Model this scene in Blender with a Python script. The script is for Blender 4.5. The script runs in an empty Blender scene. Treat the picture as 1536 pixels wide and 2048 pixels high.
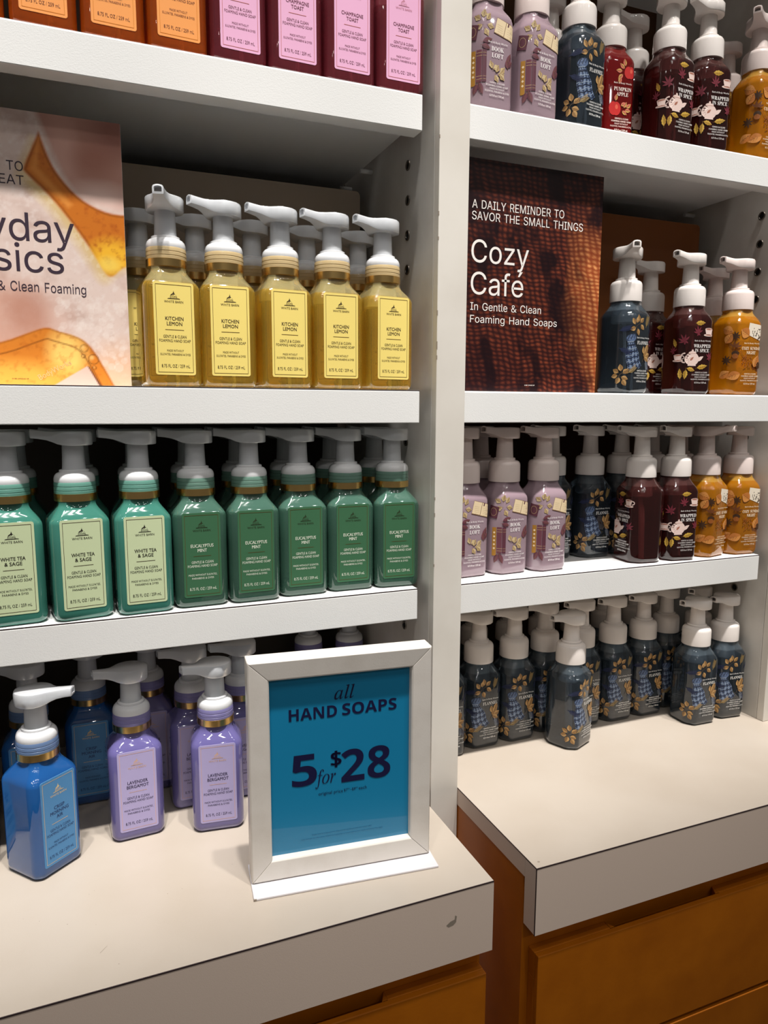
import bpy, bmesh, math, random
from math import sin, cos, pi, radians, sqrt, atan2, hypot
from mathutils import Vector
from mathutils.geometry import tessellate_polygon

SC = bpy.context.scene
COL = SC.collection
random.seed(7)

# ------------------------------------------------------------------ camera
cam = bpy.data.cameras.new('camera')
cam.sensor_fit = 'VERTICAL'
cam.sensor_height = 24.0
cam.lens = 24.0 * 1441.8 / 2048.0
cam.clip_start = 0.02
cam_ob = bpy.data.objects.new('camera', cam)
COL.objects.link(cam_ob)
YAW, PITCH, ROLL = radians(22.2), radians(-8.1), radians(0.206)
fw = Vector((sin(YAW) * cos(PITCH), cos(YAW) * cos(PITCH), sin(PITCH)))
rt = Vector((cos(YAW), -sin(YAW), 0))
up = rt.cross(fw)
rt, up = rt * cos(ROLL) + up * sin(ROLL), -rt * sin(ROLL) + up * cos(ROLL)
from mathutils import Matrix
cam_ob.matrix_world = Matrix(((rt.x, up.x, -fw.x, 0.0), (rt.y, up.y, -fw.y, -0.70),
                              (rt.z, up.z, -fw.z, 1.306), (0, 0, 0, 1)))
SC.camera = cam_ob

# ------------------------------------------------------------------ world, lamps, exposure
wd = bpy.data.worlds.new('shop_air')
SC.world = wd
wd.use_nodes = True
wd.node_tree.nodes['Background'].inputs[0].default_value = (1.0, 0.93, 0.86, 1)
wd.node_tree.nodes['Background'].inputs[1].default_value = 0.09
SC.view_settings.view_transform = 'Standard'
SC.view_settings.look = 'None'
SC.view_settings.gamma = 1.0
SC.view_settings.use_curve_mapping = False
SC.view_settings.exposure = 0.0

def spot(name, loc, target, watts, size_deg, blend, radius, col):
    l = bpy.data.lights.new(name, 'SPOT')
    l.energy = watts; l.spot_size = radians(size_deg); l.spot_blend = blend
    l.shadow_soft_size = radius; l.color = col
    o = bpy.data.objects.new(name, l); COL.objects.link(o)
    o.location = loc
    o.rotation_euler = (Vector(target) - Vector(loc)).to_track_quat('-Z', 'Y').to_euler()
    return o
WARM = (1.0, 0.92, 0.83)
COOL = (1.0, 0.965, 0.925)
for i in range(9):                                          # narrow spots on a ceiling track close to the shelves
    x = -0.52 + 0.225 * i
    spot('track_spot', (x, -0.50, 3.05), (x, 0.035, 1.28), 113, 26, 1.0, 0.03, COOL)

for x, y in ((-1.2, -1.2), (-0.9, -1.5), (-0.6, -1.15), (-0.3, -1.45), (0.0, -1.15), (0.3, -1.5), (0.6, -1.15), (0.9, -1.45), (1.2, -1.2), (1.5, -1.5)):   # ceiling spots further out in the shop, aimed at the shelves
    spot('aisle_spot', (x, y, 3.1), (0.35 + 0.2 * x, 0.05, 1.14), 5.6, 38, 1.0, 0.035, COOL)
for x in (-0.7, 0.1, 0.9, 1.6):                                       # fill spots added to brighten the lower labels, reaching under the shelves
    spot('fill_spot', (x, -2.5, 2.75), (0.30 + 0.25 * x, 0.05, 1.02), 10, 26, 1.0, 0.035, COOL)

# ------------------------------------------------------------------ materials
def srgb(c):
    return tuple(((v / 255) / 12.92 if v / 255 <= 0.04045 else ((v / 255 + 0.055) / 1.055) ** 2.4) for v in c) + (1.0,)
MATS = {}
def mat(name, rgb, rough=0.5, metal=0.0, trans=0.0, coat=0.0, spec=0.5, bump=None, noise=None, ior=1.45, sss=0.0):
    if name in MATS: return MATS[name]
    m = bpy.data.materials.new(name); m.use_nodes = True
    nt = m.node_tree; b = nt.nodes['Principled BSDF']
    b.inputs['Base Color'].default_value = srgb(rgb)
    b.inputs['Roughness'].default_value = rough
    b.inputs['Metallic'].default_value = metal
    b.inputs['Transmission Weight'].default_value = trans
    b.inputs['Coat Weight'].default_value = coat
    b.inputs['Coat Roughness'].default_value = 0.025
    b.inputs['Specular IOR Level'].default_value = spec
    b.inputs['IOR'].default_value = ior
    if sss:
        b.inputs['Subsurface Weight'].default_value = sss
        b.inputs['Subsurface Radius'].default_value = (0.01, 0.01, 0.01)
        b.inputs['Subsurface Scale'].default_value = 1.0
    if bump or noise:
        tc = nt.nodes.new('ShaderNodeTexCoord')
    if bump:                                   # (scale, strength)
        n = nt.nodes.new('ShaderNodeTexNoise'); n.inputs['Scale'].default_value = bump[0]; n.inputs['Detail'].default_value = 3
        bp = nt.nodes.new('ShaderNodeBump'); bp.inputs['Strength'].default_value = bump[1]; bp.inputs['Distance'].default_value = 0.001
        nt.links.new(tc.outputs['Object'], n.inputs['Vector']); nt.links.new(n.outputs['Fac'], bp.inputs['Height'])
        nt.links.new(bp.outputs['Normal'], b.inputs['Normal'])
    if noise:                                  # (scale, second colour, low, high)
        n = nt.nodes.new('ShaderNodeTexNoise'); n.inputs['Scale'].default_value = noise[0]; n.inputs['Detail'].default_value = 6
        r = nt.nodes.new('ShaderNodeValToRGB')
        r.color_ramp.elements[0].position = noise[2]; r.color_ramp.elements[0].color = srgb(noise[1])
        r.color_ramp.elements[1].position = noise[3]; r.color_ramp.elements[1].color = srgb(rgb)
        nt.links.new(tc.outputs['Object'], n.inputs['Vector']); nt.links.new(n.outputs['Fac'], r.inputs['Fac'])
        nt.links.new(r.outputs['Color'], b.inputs['Base Color'])
    MATS[name] = m
    return m

M_SHELF = mat('white_melamine', (236, 236, 234), 0.45, bump=(900, 0.12))
M_POST = mat('painted_post', (226, 221, 212), 0.42, noise=(9, (216, 210, 200), 0.35, 0.6))
M_WALLP = mat('grey_white_panel', (214, 210, 203), 0.45, noise=(14, (198, 193, 185), 0.35, 0.62))
M_TOP = mat('cream_laminate', (192, 181, 168), 0.3, bump=(1500, 0.05), noise=(6, (186, 174, 160), 0.4, 0.62))
M_APRON = mat('taupe_laminate', (228, 208, 192), 0.5, bump=(1200, 0.06))
M_SEAM = mat('dark_seam', (48, 34, 34), 0.6)
M_WOOD = mat('honey_brown_lacquer', (184, 104, 14), 0.38, noise=(22, (168, 92, 10), 0.3, 0.7), bump=(260, 0.06))
M_WOODEDGE = mat('worn_brown_edge', (186, 122, 52), 0.4, noise=(60, (160, 98, 34), 0.35, 0.6))
M_BACK_L = mat('taupe_back', (84, 74, 64), 0.7)
M_BACK_R = mat('brown_back', (84, 52, 26), 0.7)
M_BOARD_L = mat('taupe_board', (176, 160, 142), 0.65)
M_BOARD_R = mat('honey_board', (124, 68, 20), 0.6)
M_HOLE = mat('hole_black', (12, 11, 10), 0.8)
M_STEEL = mat('grommet_metal', (120, 112, 104), 0.35, metal=1.0)
M_FRAME = mat('white_frame_paint', (222, 216, 208), 0.4, bump=(700, 0.06), noise=(30, (213, 206, 197), 0.3, 0.55))
M_PLATE = mat('white_metal_plate', (218, 215, 218), 0.3, bump=(900, 0.05))
M_FLOOR = mat('shop_floor', (120, 108, 96), 0.5)
M_STAIN = mat('grey_stain', (150, 138, 124), 0.6)
M_CARD = mat('white_card_edge', (226, 222, 216), 0.6)
M_INK_W = mat('print_white', (246, 240, 234), 0.4)
M_GOLD = mat('gold_band_metal', (246, 206, 132), 0.24, metal=1.0)

# ------------------------------------------------------------------ mesh builder
class MB:
    def __init__(s): s.v = []; s.f = []; s.m = []; s.sm = []
    def add(s, vs, fs, mi=0, smooth=False):
        o = len(s.v); s.v += [tuple(p) for p in vs]
        for f in fs:
            s.f.append(tuple(i + o for i in f)); s.m.append(mi); s.sm.append(smooth)
    def box(s, x0, x1, y0, y1, z0, z1, mi=0):
        s.add([(x0,y0,z0),(x1,y0,z0),(x1,y1,z0),(x0,y1,z0),(x0,y0,z1),(x1,y0,z1),(x1,y1,z1),(x0,y1,z1)],
              [(0,3,2,1),(4,5,6,7),(0,1,5,4),(1,2,6,5),(2,3,7,6),(3,0,4,7)], mi)
    def rings(s, rings, mi=0, cap0=True, cap1=True, smooth=True):
        n = len(rings[0]); vs = [p for r in rings for p in r]; fs = []
        for k in range(len(rings) - 1):
            for i in range(n):
                j = (i + 1) % n
                fs.append((k*n+i, k*n+j, (k+1)*n+j, (k+1)*n+i))
        s.add(vs, fs, mi, smooth)
        o = len(s.v) - len(vs)
        if cap0: s.f.append(tuple(o + i for i in reversed(range(n)))); s.m.append(mi); s.sm.append(False)
        if cap1: s.f.append(tuple(o + (len(rings)-1)*n + i for i in range(n))); s.m.append(mi); s.sm.append(False)
    def lathe(s, prof, n=32, mi=0, cap0=True, cap1=True):
        s.rings([[(r*cos(2*pi*i/n), r*sin(2*pi*i/n), z) for i in range(n)] for r, z in prof], mi, cap0, cap1)
    def mesh(s, name, mats, sharp=None):
        me = bpy.data.meshes.new(name)
        me.from_pydata(s.v, [], s.f)
        for m in mats: me.materials.append(m)
        me.polygons.foreach_set('material_index', s.m)
        me.polygons.foreach_set('use_smooth', s.sm)
        me.validate()
        if sharp is not None:
            me.set_sharp_from_angle(angle=radians(sharp))
        me.update()
        return me
    def build(s, name, mats, parent=None, sharp=None, bevel=None):
        return ob(name, s.mesh(name, mats, sharp), parent, bevel)
def ob(name, me, parent=None, bevel=None):
    o = bpy.data.objects.new(name, me); COL.objects.link(o)
    if parent: o.parent = parent
    if bevel:
        b = o.modifiers.new('bevel', 'BEVEL'); b.width = bevel; b.segments = 2; b.limit_method = 'ANGLE'
    return o
def thing(name, label, cat, loc=(0,0,0), rz=0.0, group=None):
    o = bpy.data.objects.new(name, None); COL.objects.link(o)
    o.empty_display_size = 0.02
    o.location = loc; o.rotation_euler = (0,0,rz)
    return tag(o, label, cat, group)
def tag(o, label, cat, group=None):
    o['label'] = label; o['category'] = cat
    if group: o['group'] = group
    return o
def struct(o):
    o['kind'] = 'structure'; return o

# ------------------------------------------------------------------ lettering
# outlines of a few letters (thousandths of an em): S serif bold, B sans bold, I serif italic, H grotesque, N marks
GLYPHS = {
 'S': {
  'A': '436;-9 0,-9 18,4 19,14 24,24 30,32 41,41 55,49 75,206 466,224 465,384 87,394 65,403 47,411 34,420 25,430 20,443 18,443 0,229 0,229 18,259 21,277 30,283 46,282 54,279 66,273 81,253 132,103 132,79 71,76 59,75 48,80 32,96 21,124 18,128 18,128 0;113 161,242 161,177 319',
  'B': '442;16 0,16 17,36 20,52 25,62 32,69 44,73 60,75 82,75 369,74 386,72 401,69 412,65 421,59 428,51 433,41 436,30 438,15 439,15 455,220 455,284 451,333 439,368 418,389 388,396 351,384 302,348 268,287 247,360 223,404 185,418 132,413 93,397 61,371 35,335 15,291 4,238 0;182 252,188 252,220 254,245 261,263 272,275 290,282 314,285 345,283 373,278 395,269 412,257 424,239 431,216 434,203 433,193 430,188 425,185 417,183 406,182 391;222 24,248 27,268 35,283 49,293 69,299 95,301 128,298 162,290 188,277 208,258 221,231 228,197 231,182 231,182 65,183 51,186 41,190 33,198 28,208 25',
  'C': '468;257 -11,213 -7,174 3,137 20,105 43,78 71,56 104,39 142,29 184,26 228,30 273,39 314,56 351,79 384,106 412,139 435,176 452,216 462,259 465,292 463,328 454,367 440,374 437,381 436,388 435,402 439,413 449,419 465,437 465,437 308,420 308,403 347,381 380,356 407,328 427,298 439,265 443,222 435,187 409,163 365,149 304,144 226,149 153,165 97,192 56,230 32,278 24,305 26,331 33,358 45,383 61,407 81,428 106,447 89,418 53,384 25,345 5,303 -7',
  'D': '495;20 0,20 17,39 19,53 23,63 30,69 39,73 54,74 75,74 374,72 397,68 415,61 426,50 433,35 437,15 439,15 455,222 455,268 453,309 446,346 434,378 418,405 396,440 351,461 295,468 228,459 146,430 82,382 36,315 9,228 0;222 24,262 30,295 47,319 75,337 115,347 166,351 229,345 303,330 360,305 401,269 425,223 433,208 432,197 429,190 423,185 415,183 402,182 385,182 72,183 55,185 42,190 34,197 29,208 25',
  'E': '442;14 0,14 17,35 18,51 22,62 30,70 41,74 57,75 78,75 369,74 394,69 413,62 425,51 433,36 437,16 439,16 455,399 455,399 320,383 320,375 357,361 386,340 406,312 420,276 428,232 430,219 430,208 429,200 428,194 426,189 422,186 417,184 410,183 400,183 388,183 246,193 246,221 248,243 256,259 269,272 288,281 313,288 345,304 345,304 118,287 118,284 143,280 164,273 181,264 195,254 206,241 213,225 218,207 221,185 222,183 222,183 67,184 53,187 42,192 35,201 31,213 28,230 28,261 29,289 32,313 39,335 48,354 60,371 75,386 94,399 116,411 143,430 143,402 0',
  'F': '404;15 0,15 17,36 20,52 26,62 34,69 45,73 62,75 84,75 375,73 396,69 412,61 423,50 430,35 435,14 439,14 455,394 455,394 320,377 320,372 345,365 367,355 385,343 400,328 412,310 420,288 426,261 430,230 431,218 431,208 430,200 429,194 428,189 425,186 421,184 416,182 408,182 398,182 247,190 247,217 250,239 257,256 270,269 289,278 314,284 347,302 347,302 118,285 118,279 154,269 181,257 200,239 213,217 221,189 224,182 224,182 81,183 66,185 53,188 43,193 34,200 28,210 24,222 20,238 18,257 17,257 0',
  'G': '508;268 -10,222 -7,179 3,141 19,108 42,80 70,57 103,41 141,31 183,28 229,31 274,41 315,57 352,80 385,107 413,139 435,176 452,215 462,257 465,293 463,330 454,369 441,376 438,382 436,388 436,395 437,401 439,406 443,410 449,415 456,419 465,437 465,437 308,420 308,409 334,397 357,382 379,366 397,348 413,329 426,309 436,288 441,267 443,224 435,189 409,165 366,151 305,146 228,150 163,161 110,180 67,206 37,238 19,275 13,298 14,316 19,328 27,336 39,341 53,343 71,343 128,341 146,337 161,329 170,317 176,299 180,275 182,275 198,500 198,500 182,481 180,466 177,457 171,451 161,447 147,446 128,446 29,411 15,375 4,340 -4,304 -9',
  'H': '523;15 0,15 17,36 20,52 24,62 32,69 43,73 59,75 81,75 379,73 398,69 413,62 424,51 431,36 436,16 439,16 455,242 455,242 439,227 437,214 435,204 432,197 428,191 422,187 415,184 406,183 394,182 379,182 251,342 251,342 379,341 394,340 406,337 415,334 422,328 428,320 432,310 435,298 437,282 439,282 455,507 455,507 439,486 436,471 431,461 424,454 414,451 399,449 379,449 81,451 60,455 44,461 33,471 25,487 20,507 17,507 0,282 0,282 17,303 20,318 24,329 31,336 41,340 58,342 81,342 221,182 221,182 81,183 59,187 43,194 32,205 24,221 20,242 17,242 0',
  'I': '260;13 0,13 17,34 21,50 26,61 32,69 42,74 56,75 75,75 387,74 405,70 419,63 427,52 433,36 437,13 439,13 455,244 455,244 439,223 437,207 433,196 427,188 419,184 405,183 387,183 77,183 64,185 53,187 44,192 37,198 31,206 26,216 23,230 20,246 17,246 0',
  'K': '510;16 0,16 17,37 20,53 24,63 32,70 43,74 59,75 81,75 379,74 398,70 413,63 424,52 432,37 436,17 439,17 455,242 455,242 439,227 437,215 435,205 432,197 428,191 422,187 415,185 406,183 394,183 379,183 234,321 373,336 391,345 406,349 418,342 430,323 436,291 439,291 455,486 455,486 439,477 439,436 430,392 404,345 361,271 285,463 46,471 37,479 30,487 25,496 21,506 19,519 17,519 0,281 0,281 17,306 18,312 19,318 20,322 21,328 24,332 29,334 34,332 42,326 53,316 66,199 214,183 198,183 81,184 59,188 43,195 32,205 24,221 20,242 17,242 0',
  'L': '426;15 0,15 17,36 20,52 24,62 32,69 43,73 59,75 81,75 379,73 399,69 414,62 425,51 432,36 436,16 439,16 455,250 455,250 439,233 438,219 436,208 434,199 430,193 424,188 416,185 407,183 394,182 379,182 83,182 68,183 56,185 47,188 40,193 35,200 31,208 29,220 28,234 28,264 29,291 33,315 40,335 49,354 63,370 80,384 100,397 125,409 154,427 154,402 0',
  'M': '634;14 0,14 17,34 20,50 24,61 32,69 43,74 58,75 79,75 382,75 396,73 407,71 416,66 423,61 428,53 432,43 435,30 437,15 439,15 455,185 455,317 142,449 455,617 455,617 439,598 436,583 430,573 423,566 412,561 397,560 378,560 85,561 68,562 54,565 43,569 34,574 28,582 23,591 20,602 18,617 17,617 0,396 0,396 17,410 19,423 22,433 25,440 29,446 36,450 44,453 54,454 68,455 83,455 399,288 0,270 0,105 389,105 80,107 57,112 41,120 30,131 23,148 19,169 17,169 0',
  'N': '493;403 -11,107 350,107 79,108 57,112 42,119 31,129 24,145 20,167 17,167 0,18 0,18 17,33 18,45 20,54 23,61 27,67 33,71 41,74 51,75 64,76 79,76 388,56 412,43 427,36 433,31 435,25 437,18 439,18 455,156 455,391 169,391 377,390 392,389 404,386 414,382 421,376 427,369 431,359 435,346 437,331 439,331 455,480 455,480 439,459 436,443 432,433 425,427 414,423 398,422 377,422 -11',
  'O': '525;261 -11,228 -9,198 -3,169 7,142 21,117 38,94 58,75 81,58 106,45 134,35 163,29 195,28 228,29 260,35 292,45 321,58 349,75 374,95 397,117 417,143 434,170 448,200 458,232 464,265 466,298 464,328 458,357 448,384 435,409 418,431 399,451 376,467 351,481 323,490 293,496 261,498 228,496 195,490 163,481 134,467 106,450 81,430 58,408 38,383 21,355 7,325 -3,294 -9;265 12,306 21,338 47,361 90,375 150,379 228,376 293,365 346,348 389,324 419,294 437,260 443,219 435,186 409,163 366,150 305,145 228,149 163,159 109,177 67,201 37,230 18',
  'P': '418;15 0,15 17,36 20,52 24,62 32,69 43,73 59,75 81,75 379,73 398,69 413,62 424,51 431,36 436,16 439,16 455,214 455,265 454,306 449,336 440,357 429,375 415,390 398,400 378,407 356,409 332,404 296,390 266,367 240,334 221,292 209,242 206,182 206,182 81,183 59,187 43,194 32,205 24,221 20,242 17,242 0;182 230,201 230,231 232,255 240,272 253,283 271,290 297,292 329,290 361,285 387,275 406,261 420,241 428,216 431,204 430,195 428,189 424,185 418,183 409,182 398',
  'R': '473;15 0,15 17,36 20,52 24,62 32,69 43,73 59,75 81,75 379,73 398,69 413,62 424,51 431,36 436,16 439,16 455,217 455,278 452,329 442,367 426,395 403,412 372,417 334,406 285,372 248,315 224,432 50,439 40,446 32,452 26,459 21,468 18,478 17,480 17,480 0,338 0,201 212,182 212,182 81,183 59,187 43,194 32,205 24,221 20,242 17,242 0;182 234,203 234,235 236,261 245,280 258,293 278,301 304,304 336,295 389,268 421,224 431,209 430,197 427,190 422,185 414,183 402,182 385',
  'S': '390;43 -11,43 158,62 158,75 113,91 77,111 50,136 30,164 19,197 15,220 17,241 24,257 36,269 51,276 69,279 89,273 117,255 140,225 160,163 191,127 210,99 231,77 253,62 276,53 302,50 332,52 358,57 381,67 403,80 421,96 437,115 449,136 459,160 464,185 466,199 466,213 464,229 461,246 458,264 453,282 448,291 446,300 445,310 447,317 454,320 466,339 466,339 319,322 319,315 343,305 365,293 385,280 402,265 417,248 429,231 438,213 443,194 445,173 443,155 437,140 426,128 413,122 398,120 380,121 364,127 349,137 336,151 325,168 314,189 303,253 273,279 260,300 247,317 233,331 219,342 204,350 188,355 171,358 153,359 133,357 106,350 80,339 58,323 38,304 21,281 8,254 -2,225 -8,192 -10,181 -10,170 -9,158 -8,147 -6,136 -3,126 1,115 4,106 7,98 9,85 12,78 12,73 10,69 7,66 3,64 -3,61 -11',
  'T': '423;92 0,92 17,114 19,130 23,142 31,150 42,154 59,156 81,156 433,149 433,116 430,88 420,65 403,47 380,35 352,29 318,11 318,11 455,410 455,410 317,394 317,375 382,333 420,269 433,263 433,263 81,265 58,269 41,276 30,288 23,305 19,328 17,328 0',
  'U': '492;248 -13,192 -8,147 6,114 29,91 61,78 103,73 155,73 379,72 398,68 413,61 424,50 431,35 436,15 439,15 455,240 455,240 439,225 437,213 435,202 432,195 428,189 422,185 415,183 406,181 394,181 379,181 140,183 104,191 74,203 51,221 35,245 25,275 22,317 28,350 44,373 71,388 110,392 159,392 378,391 398,387 413,379 423,368 431,351 436,328 439,328 455,474 455,474 439,456 435,442 429,433 421,427 411,424 396,422 378,422 181,418 118,403 69,380 32,346 7,302 -8',
  'W': '611;171 -11,32 393,27 407,21 419,15 427,8 433,-2 437,-15 439,-15 455,181 455,181 439,168 438,157 435,150 432,145 427,141 420,140 410,141 400,144 387,148 373,223 153,301 353,286 399,281 413,274 423,267 429,258 434,245 437,229 439,229 455,439 455,439 439,413 436,398 427,393 412,394 405,396 397,399 386,474 166,541 369,545 384,548 397,549 406,547 417,544 425,538 430,529 434,518 437,503 439,503 455,624 455,624 439,612 435,602 429,594 421,588 410,581 396,575 379,446 -11,428 -11,316 309,190 -11',
  'Y': '426;101 0,101 17,122 20,138 24,148 32,155 43,159 59,161 81,161 179,46 387,35 406,24 421,14 429,1 435,-13 438,-13 455,207 455,207 438,195 438,184 437,175 435,167 432,161 428,157 423,156 416,157 409,159 401,164 392,248 226,333 366,342 382,347 396,349 408,343 424,326 435,298 438,295 438,295 455,439 455,439 438,428 435,418 431,409 424,400 416,392 405,383 392,268 203,268 81,269 59,273 43,280 32,291 24,307 20,328 17,328 0',
  'Z': '442;20 0,20 11,276 430,214 430,186 429,162 425,141 420,123 412,108 401,94 386,82 367,71 344,61 316,44 316,57 455,406 455,406 443,153 29,239 29,282 32,319 43,349 61,374 87,393 121,407 164,424 164,407 0',
 },
 'B': {
  '2': '384;27 0,27 71,147 192,170 215,190 236,206 254,219 271,230 286,238 300,243 314,247 329,248 345,246 362,241 376,232 388,220 395,206 400,189 402,171 400,153 396,136 389,118 379,100 367,81 353,26 418,40 430,54 441,70 451,86 461,104 469,123 476,145 482,170 485,197 486,227 484,254 479,278 469,299 456,316 441,330 423,340 402,347 380,349 357,347 331,342 307,333 284,321 263,305 241,287 220,266 197,242 173,215 148,153 90,153 85,362 85,362 0',
  '5': '384;162 -7,137 -6,114 -4,91 0,70 5,50 12,33 19,33 107,51 99,71 91,93 85,116 80,137 77,158 76,186 78,209 84,227 94,241 109,249 128,251 152,241 192,208 216,155 224,142 224,129 223,116 221,103 218,92 216,83 214,42 235,60 480,320 480,320 394,149 394,140 300,165 304,175 305,187 306,201 306,230 304,256 299,279 289,301 277,319 260,333 240,344 217,351 191,353 161,348 112,332 71,305 38,268 13,220 -2',
  '8': '384;192 -7,142 -3,101 9,67 28,43 53,28 85,24 122,26 153,35 179,50 201,70 220,91 237,116 251,95 265,77 281,61 299,48 320,41 344,38 371,41 395,48 416,60 435,76 450,95 463,117 473,141 480,166 484,192 486,219 484,244 480,268 473,290 463,308 450,324 435,336 416,343 395,345 370,342 343,334 319,321 299,303 282,282 266,259 253,276 244,292 233,308 222,322 209,335 196,346 180,354 163,358 145,360 124,358 99,351 76,339 55,323 37,303 22,280 9,253 0,224 -5;192 296,207 303,220 312,232 321,242 333,248 346,250 363,248 377,243 389,233 399,221 406,207 410,191 412,176 410,162 406,150 399,141 389,135 377,134 363,136 347,141 334,151 322,163 313,177 304;191 68,214 70,233 75,247 84,258 96,264 110,266 127,265 139,261 149,255 159,247 168,239 176,229 184,218 191,207 198,196 204,187 209,168 198,151 187,137 175,126 161,120 145,118 128,120 111,126 97,136 85,150 75,169 70',
  'A': '463;0 0,169 482,293 482,463 0,354 0,319 114,144 114,109 0;170 199,295 199,259 311,251 340,240 375,232 407,223 374,212 336,204 311',
  'D': '497;60 0,60 480,211 480,259 477,302 468,342 453,376 432,404 406,427 374,444 336,455 293,458 244,455 198,447 157,433 120,414 88,389 61,359 39,325 22,287 10,244 2,196 0;162 84,206 84,258 90,300 109,329 141,347 185,353 242,349 290,337 329,318 359,291 380,257 392,216 396,162 396',
  'H': '514;60 0,60 480,162 480,162 291,352 291,352 480,453 480,453 0,352 0,352 207,162 207,162 0',
  'N': '546;60 0,60 480,189 480,397 120,399 120,398 143,397 165,396 187,395 209,394 231,394 253,394 480,486 480,486 0,357 0,148 363,145 363,147 340,148 317,149 294,150 271,151 248,151 226,151 0',
  'O': '534;267 -7,218 -3,176 7,139 24,108 48,83 76,63 111,50 150,42 193,39 241,42 289,50 332,63 371,83 405,108 433,139 456,176 473,219 484,268 487,317 484,360 473,396 456,427 433,452 405,471 370,485 331,493 288,496 240,493 193,485 150,471 110,452 76,427 47,396 24,360 7,317 -3;267 79,307 83,338 98,361 122,376 154,386 194,389 240,386 287,376 327,361 359,338 383,307 398,268 402,229 398,198 383,175 359,159 327,149 287,146 240,149 194,159 154,175 122,198 98,229 83',
  'P': '422;60 0,60 480,214 480,270 475,315 462,349 440,373 410,387 373,392 330,390 303,384 276,374 252,360 229,340 209,316 193,286 180,249 173,206 171,162 171,162 0;162 254,195 254,222 256,245 261,264 271,278 285,286 303,289 326,280 365,253 388,208 396,162 396',
  'S': '370;167 -7,118 -4,73 6,31 22,31 117,54 107,78 98,102 90,126 83,150 79,175 77,197 79,215 84,228 92,237 102,242 114,244 128,241 145,232 160,217 172,198 183,176 195,150 207,139 212,127 218,114 225,101 233,89 243,77 253,66 265,56 279,48 293,41 310,38 329,36 350,41 390,56 423,80 450,113 470,152 482,199 486,223 485,247 482,270 478,293 471,317 463,341 453,308 373,287 382,267 389,249 394,232 398,214 401,195 402,178 400,163 396,151 388,143 378,137 367,136 353,138 337,146 324,158 313,176 302,199 290,226 277,250 265,271 253,289 241,305 227,318 212,329 196,337 178,342 157,343 133,338 93,323 59,297 31,262 10,219 -2',
 },
 'I': {
  'a': '342;50 -8,33 -6,20 0,8 10,0 25,-5 43,-7 64,-4 101,4 138,18 175,38 211,62 244,90 274,121 298,152 312,183 316,208 312,224 300,232 280,241 309,292 309,231 90,226 71,223 55,222 44,223 39,227 36,233 35,245 40,261 55,282 80,291 72,256 27,224 1,195 -8,180 -5,171 6,168 23,170 42,178 74,191 118,166 79,142 48,119 23,97 6,74 -5;82 33,93 35,104 39,116 48,128 59,140 72,152 87,164 104,175 122,185 141,195 161,203 181,210 201,215 221,218 240,219 257,215 280,204 294,185 299,164 295,143 284,124 266,105 241,88 211,74 175,68 157,63 139,58 122,55 105,54 89,53 73,56 51,66 37',
  'f': '199;-48 -153,-60 -152,-70 -148,-79 -142,-86 -135,-90 -126,-91 -116,-89 -100,-80 -90,-66 -87,-54 -89,-47 -96,-44 -108,-45 -112,-45 -116,-46 -119,-49 -127,-48 -131,-46 -133,-42 -134,-29 -131,-19 -123,-10 -108,-6 -98,-2 -87,2 -74,6 -60,10 -43,13 -25,71 283,7 283,12 304,75 304,83 340,96 384,113 420,135 449,160 470,187 483,216 487,232 485,247 481,259 473,268 463,274 452,275 439,272 422,261 412,243 408,229 411,221 420,218 435,219 441,221 447,224 455,223 459,221 462,219 465,215 467,211 468,206 469,182 459,163 431,148 383,132 304,210 304,207 283,128 283,101 150,90 97,78 49,67 7,56 -29,44 -60,33 -85,9 -123,-18 -146',
  'l': '172;32 -7,22 -6,14 -3,7 2,2 8,-1 17,-2 26,-2 33,0 43,2 54,13 99,98 412,100 420,101 426,101 433,100 442,97 449,92 453,85 456,73 458,58 459,60 471,104 476,115 478,126 480,134 482,149 485,158 486,163 487,168 486,171 484,171 481,168 465,62 84,59 69,56 57,56 50,57 41,61 36,68 34,82 40,100 55,122 82,133 72,114 47,95 27,77 12,60 1,45 -5',
  'o': '350;105 -8,75 -5,48 5,26 22,9 44,-1 71,-4 102,-2 128,4 153,14 178,27 203,43 226,61 247,82 267,104 284,128 298,152 308,177 314,201 316,234 313,261 303,283 286,300 264,310 237,314 206,312 184,307 161,299 138,288 115,275 94,260 73,243 54,224 37,203 23,171 6,139 -5;113 11,131 14,149 21,166 32,182 47,197 65,211 85,224 108,234 131,243 155,249 180,253 204,255 226,248 267,229 291,197 299,176 295,154 285,132 268,112 244,94 216,78 183,66 149,58 115,56 83,57 62,62 44,71 30,82 20,96 13',
  'r': '224;-13 0,46 209,51 231,55 247,56 259,55 268,52 275,47 279,39 281,28 283,13 284,15 297,59 304,71 306,81 308,90 310,104 314,113 316,118 316,123 315,125 312,124 308,89 179,119 229,146 267,170 294,190 311,208 316,216 315,223 312,229 307,233 300,236 292,237 283,236 271,232 261,226 253,219 246,210 242,200 240,193 241,186 244,180 248,175 253,172 260,170 268,137 229,108 183,83 130,60 69,41 0',
 },
 'H': {
  'A': '480;16 0,201 509,276 509,463 0,395 0,287 302,280 323,272 346,264 372,255 402,244 438,232 478,245 478,233 437,222 402,213 371,204 345,197 322,191 302,85 0;110 142,110 199,370 199,370 142',
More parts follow.
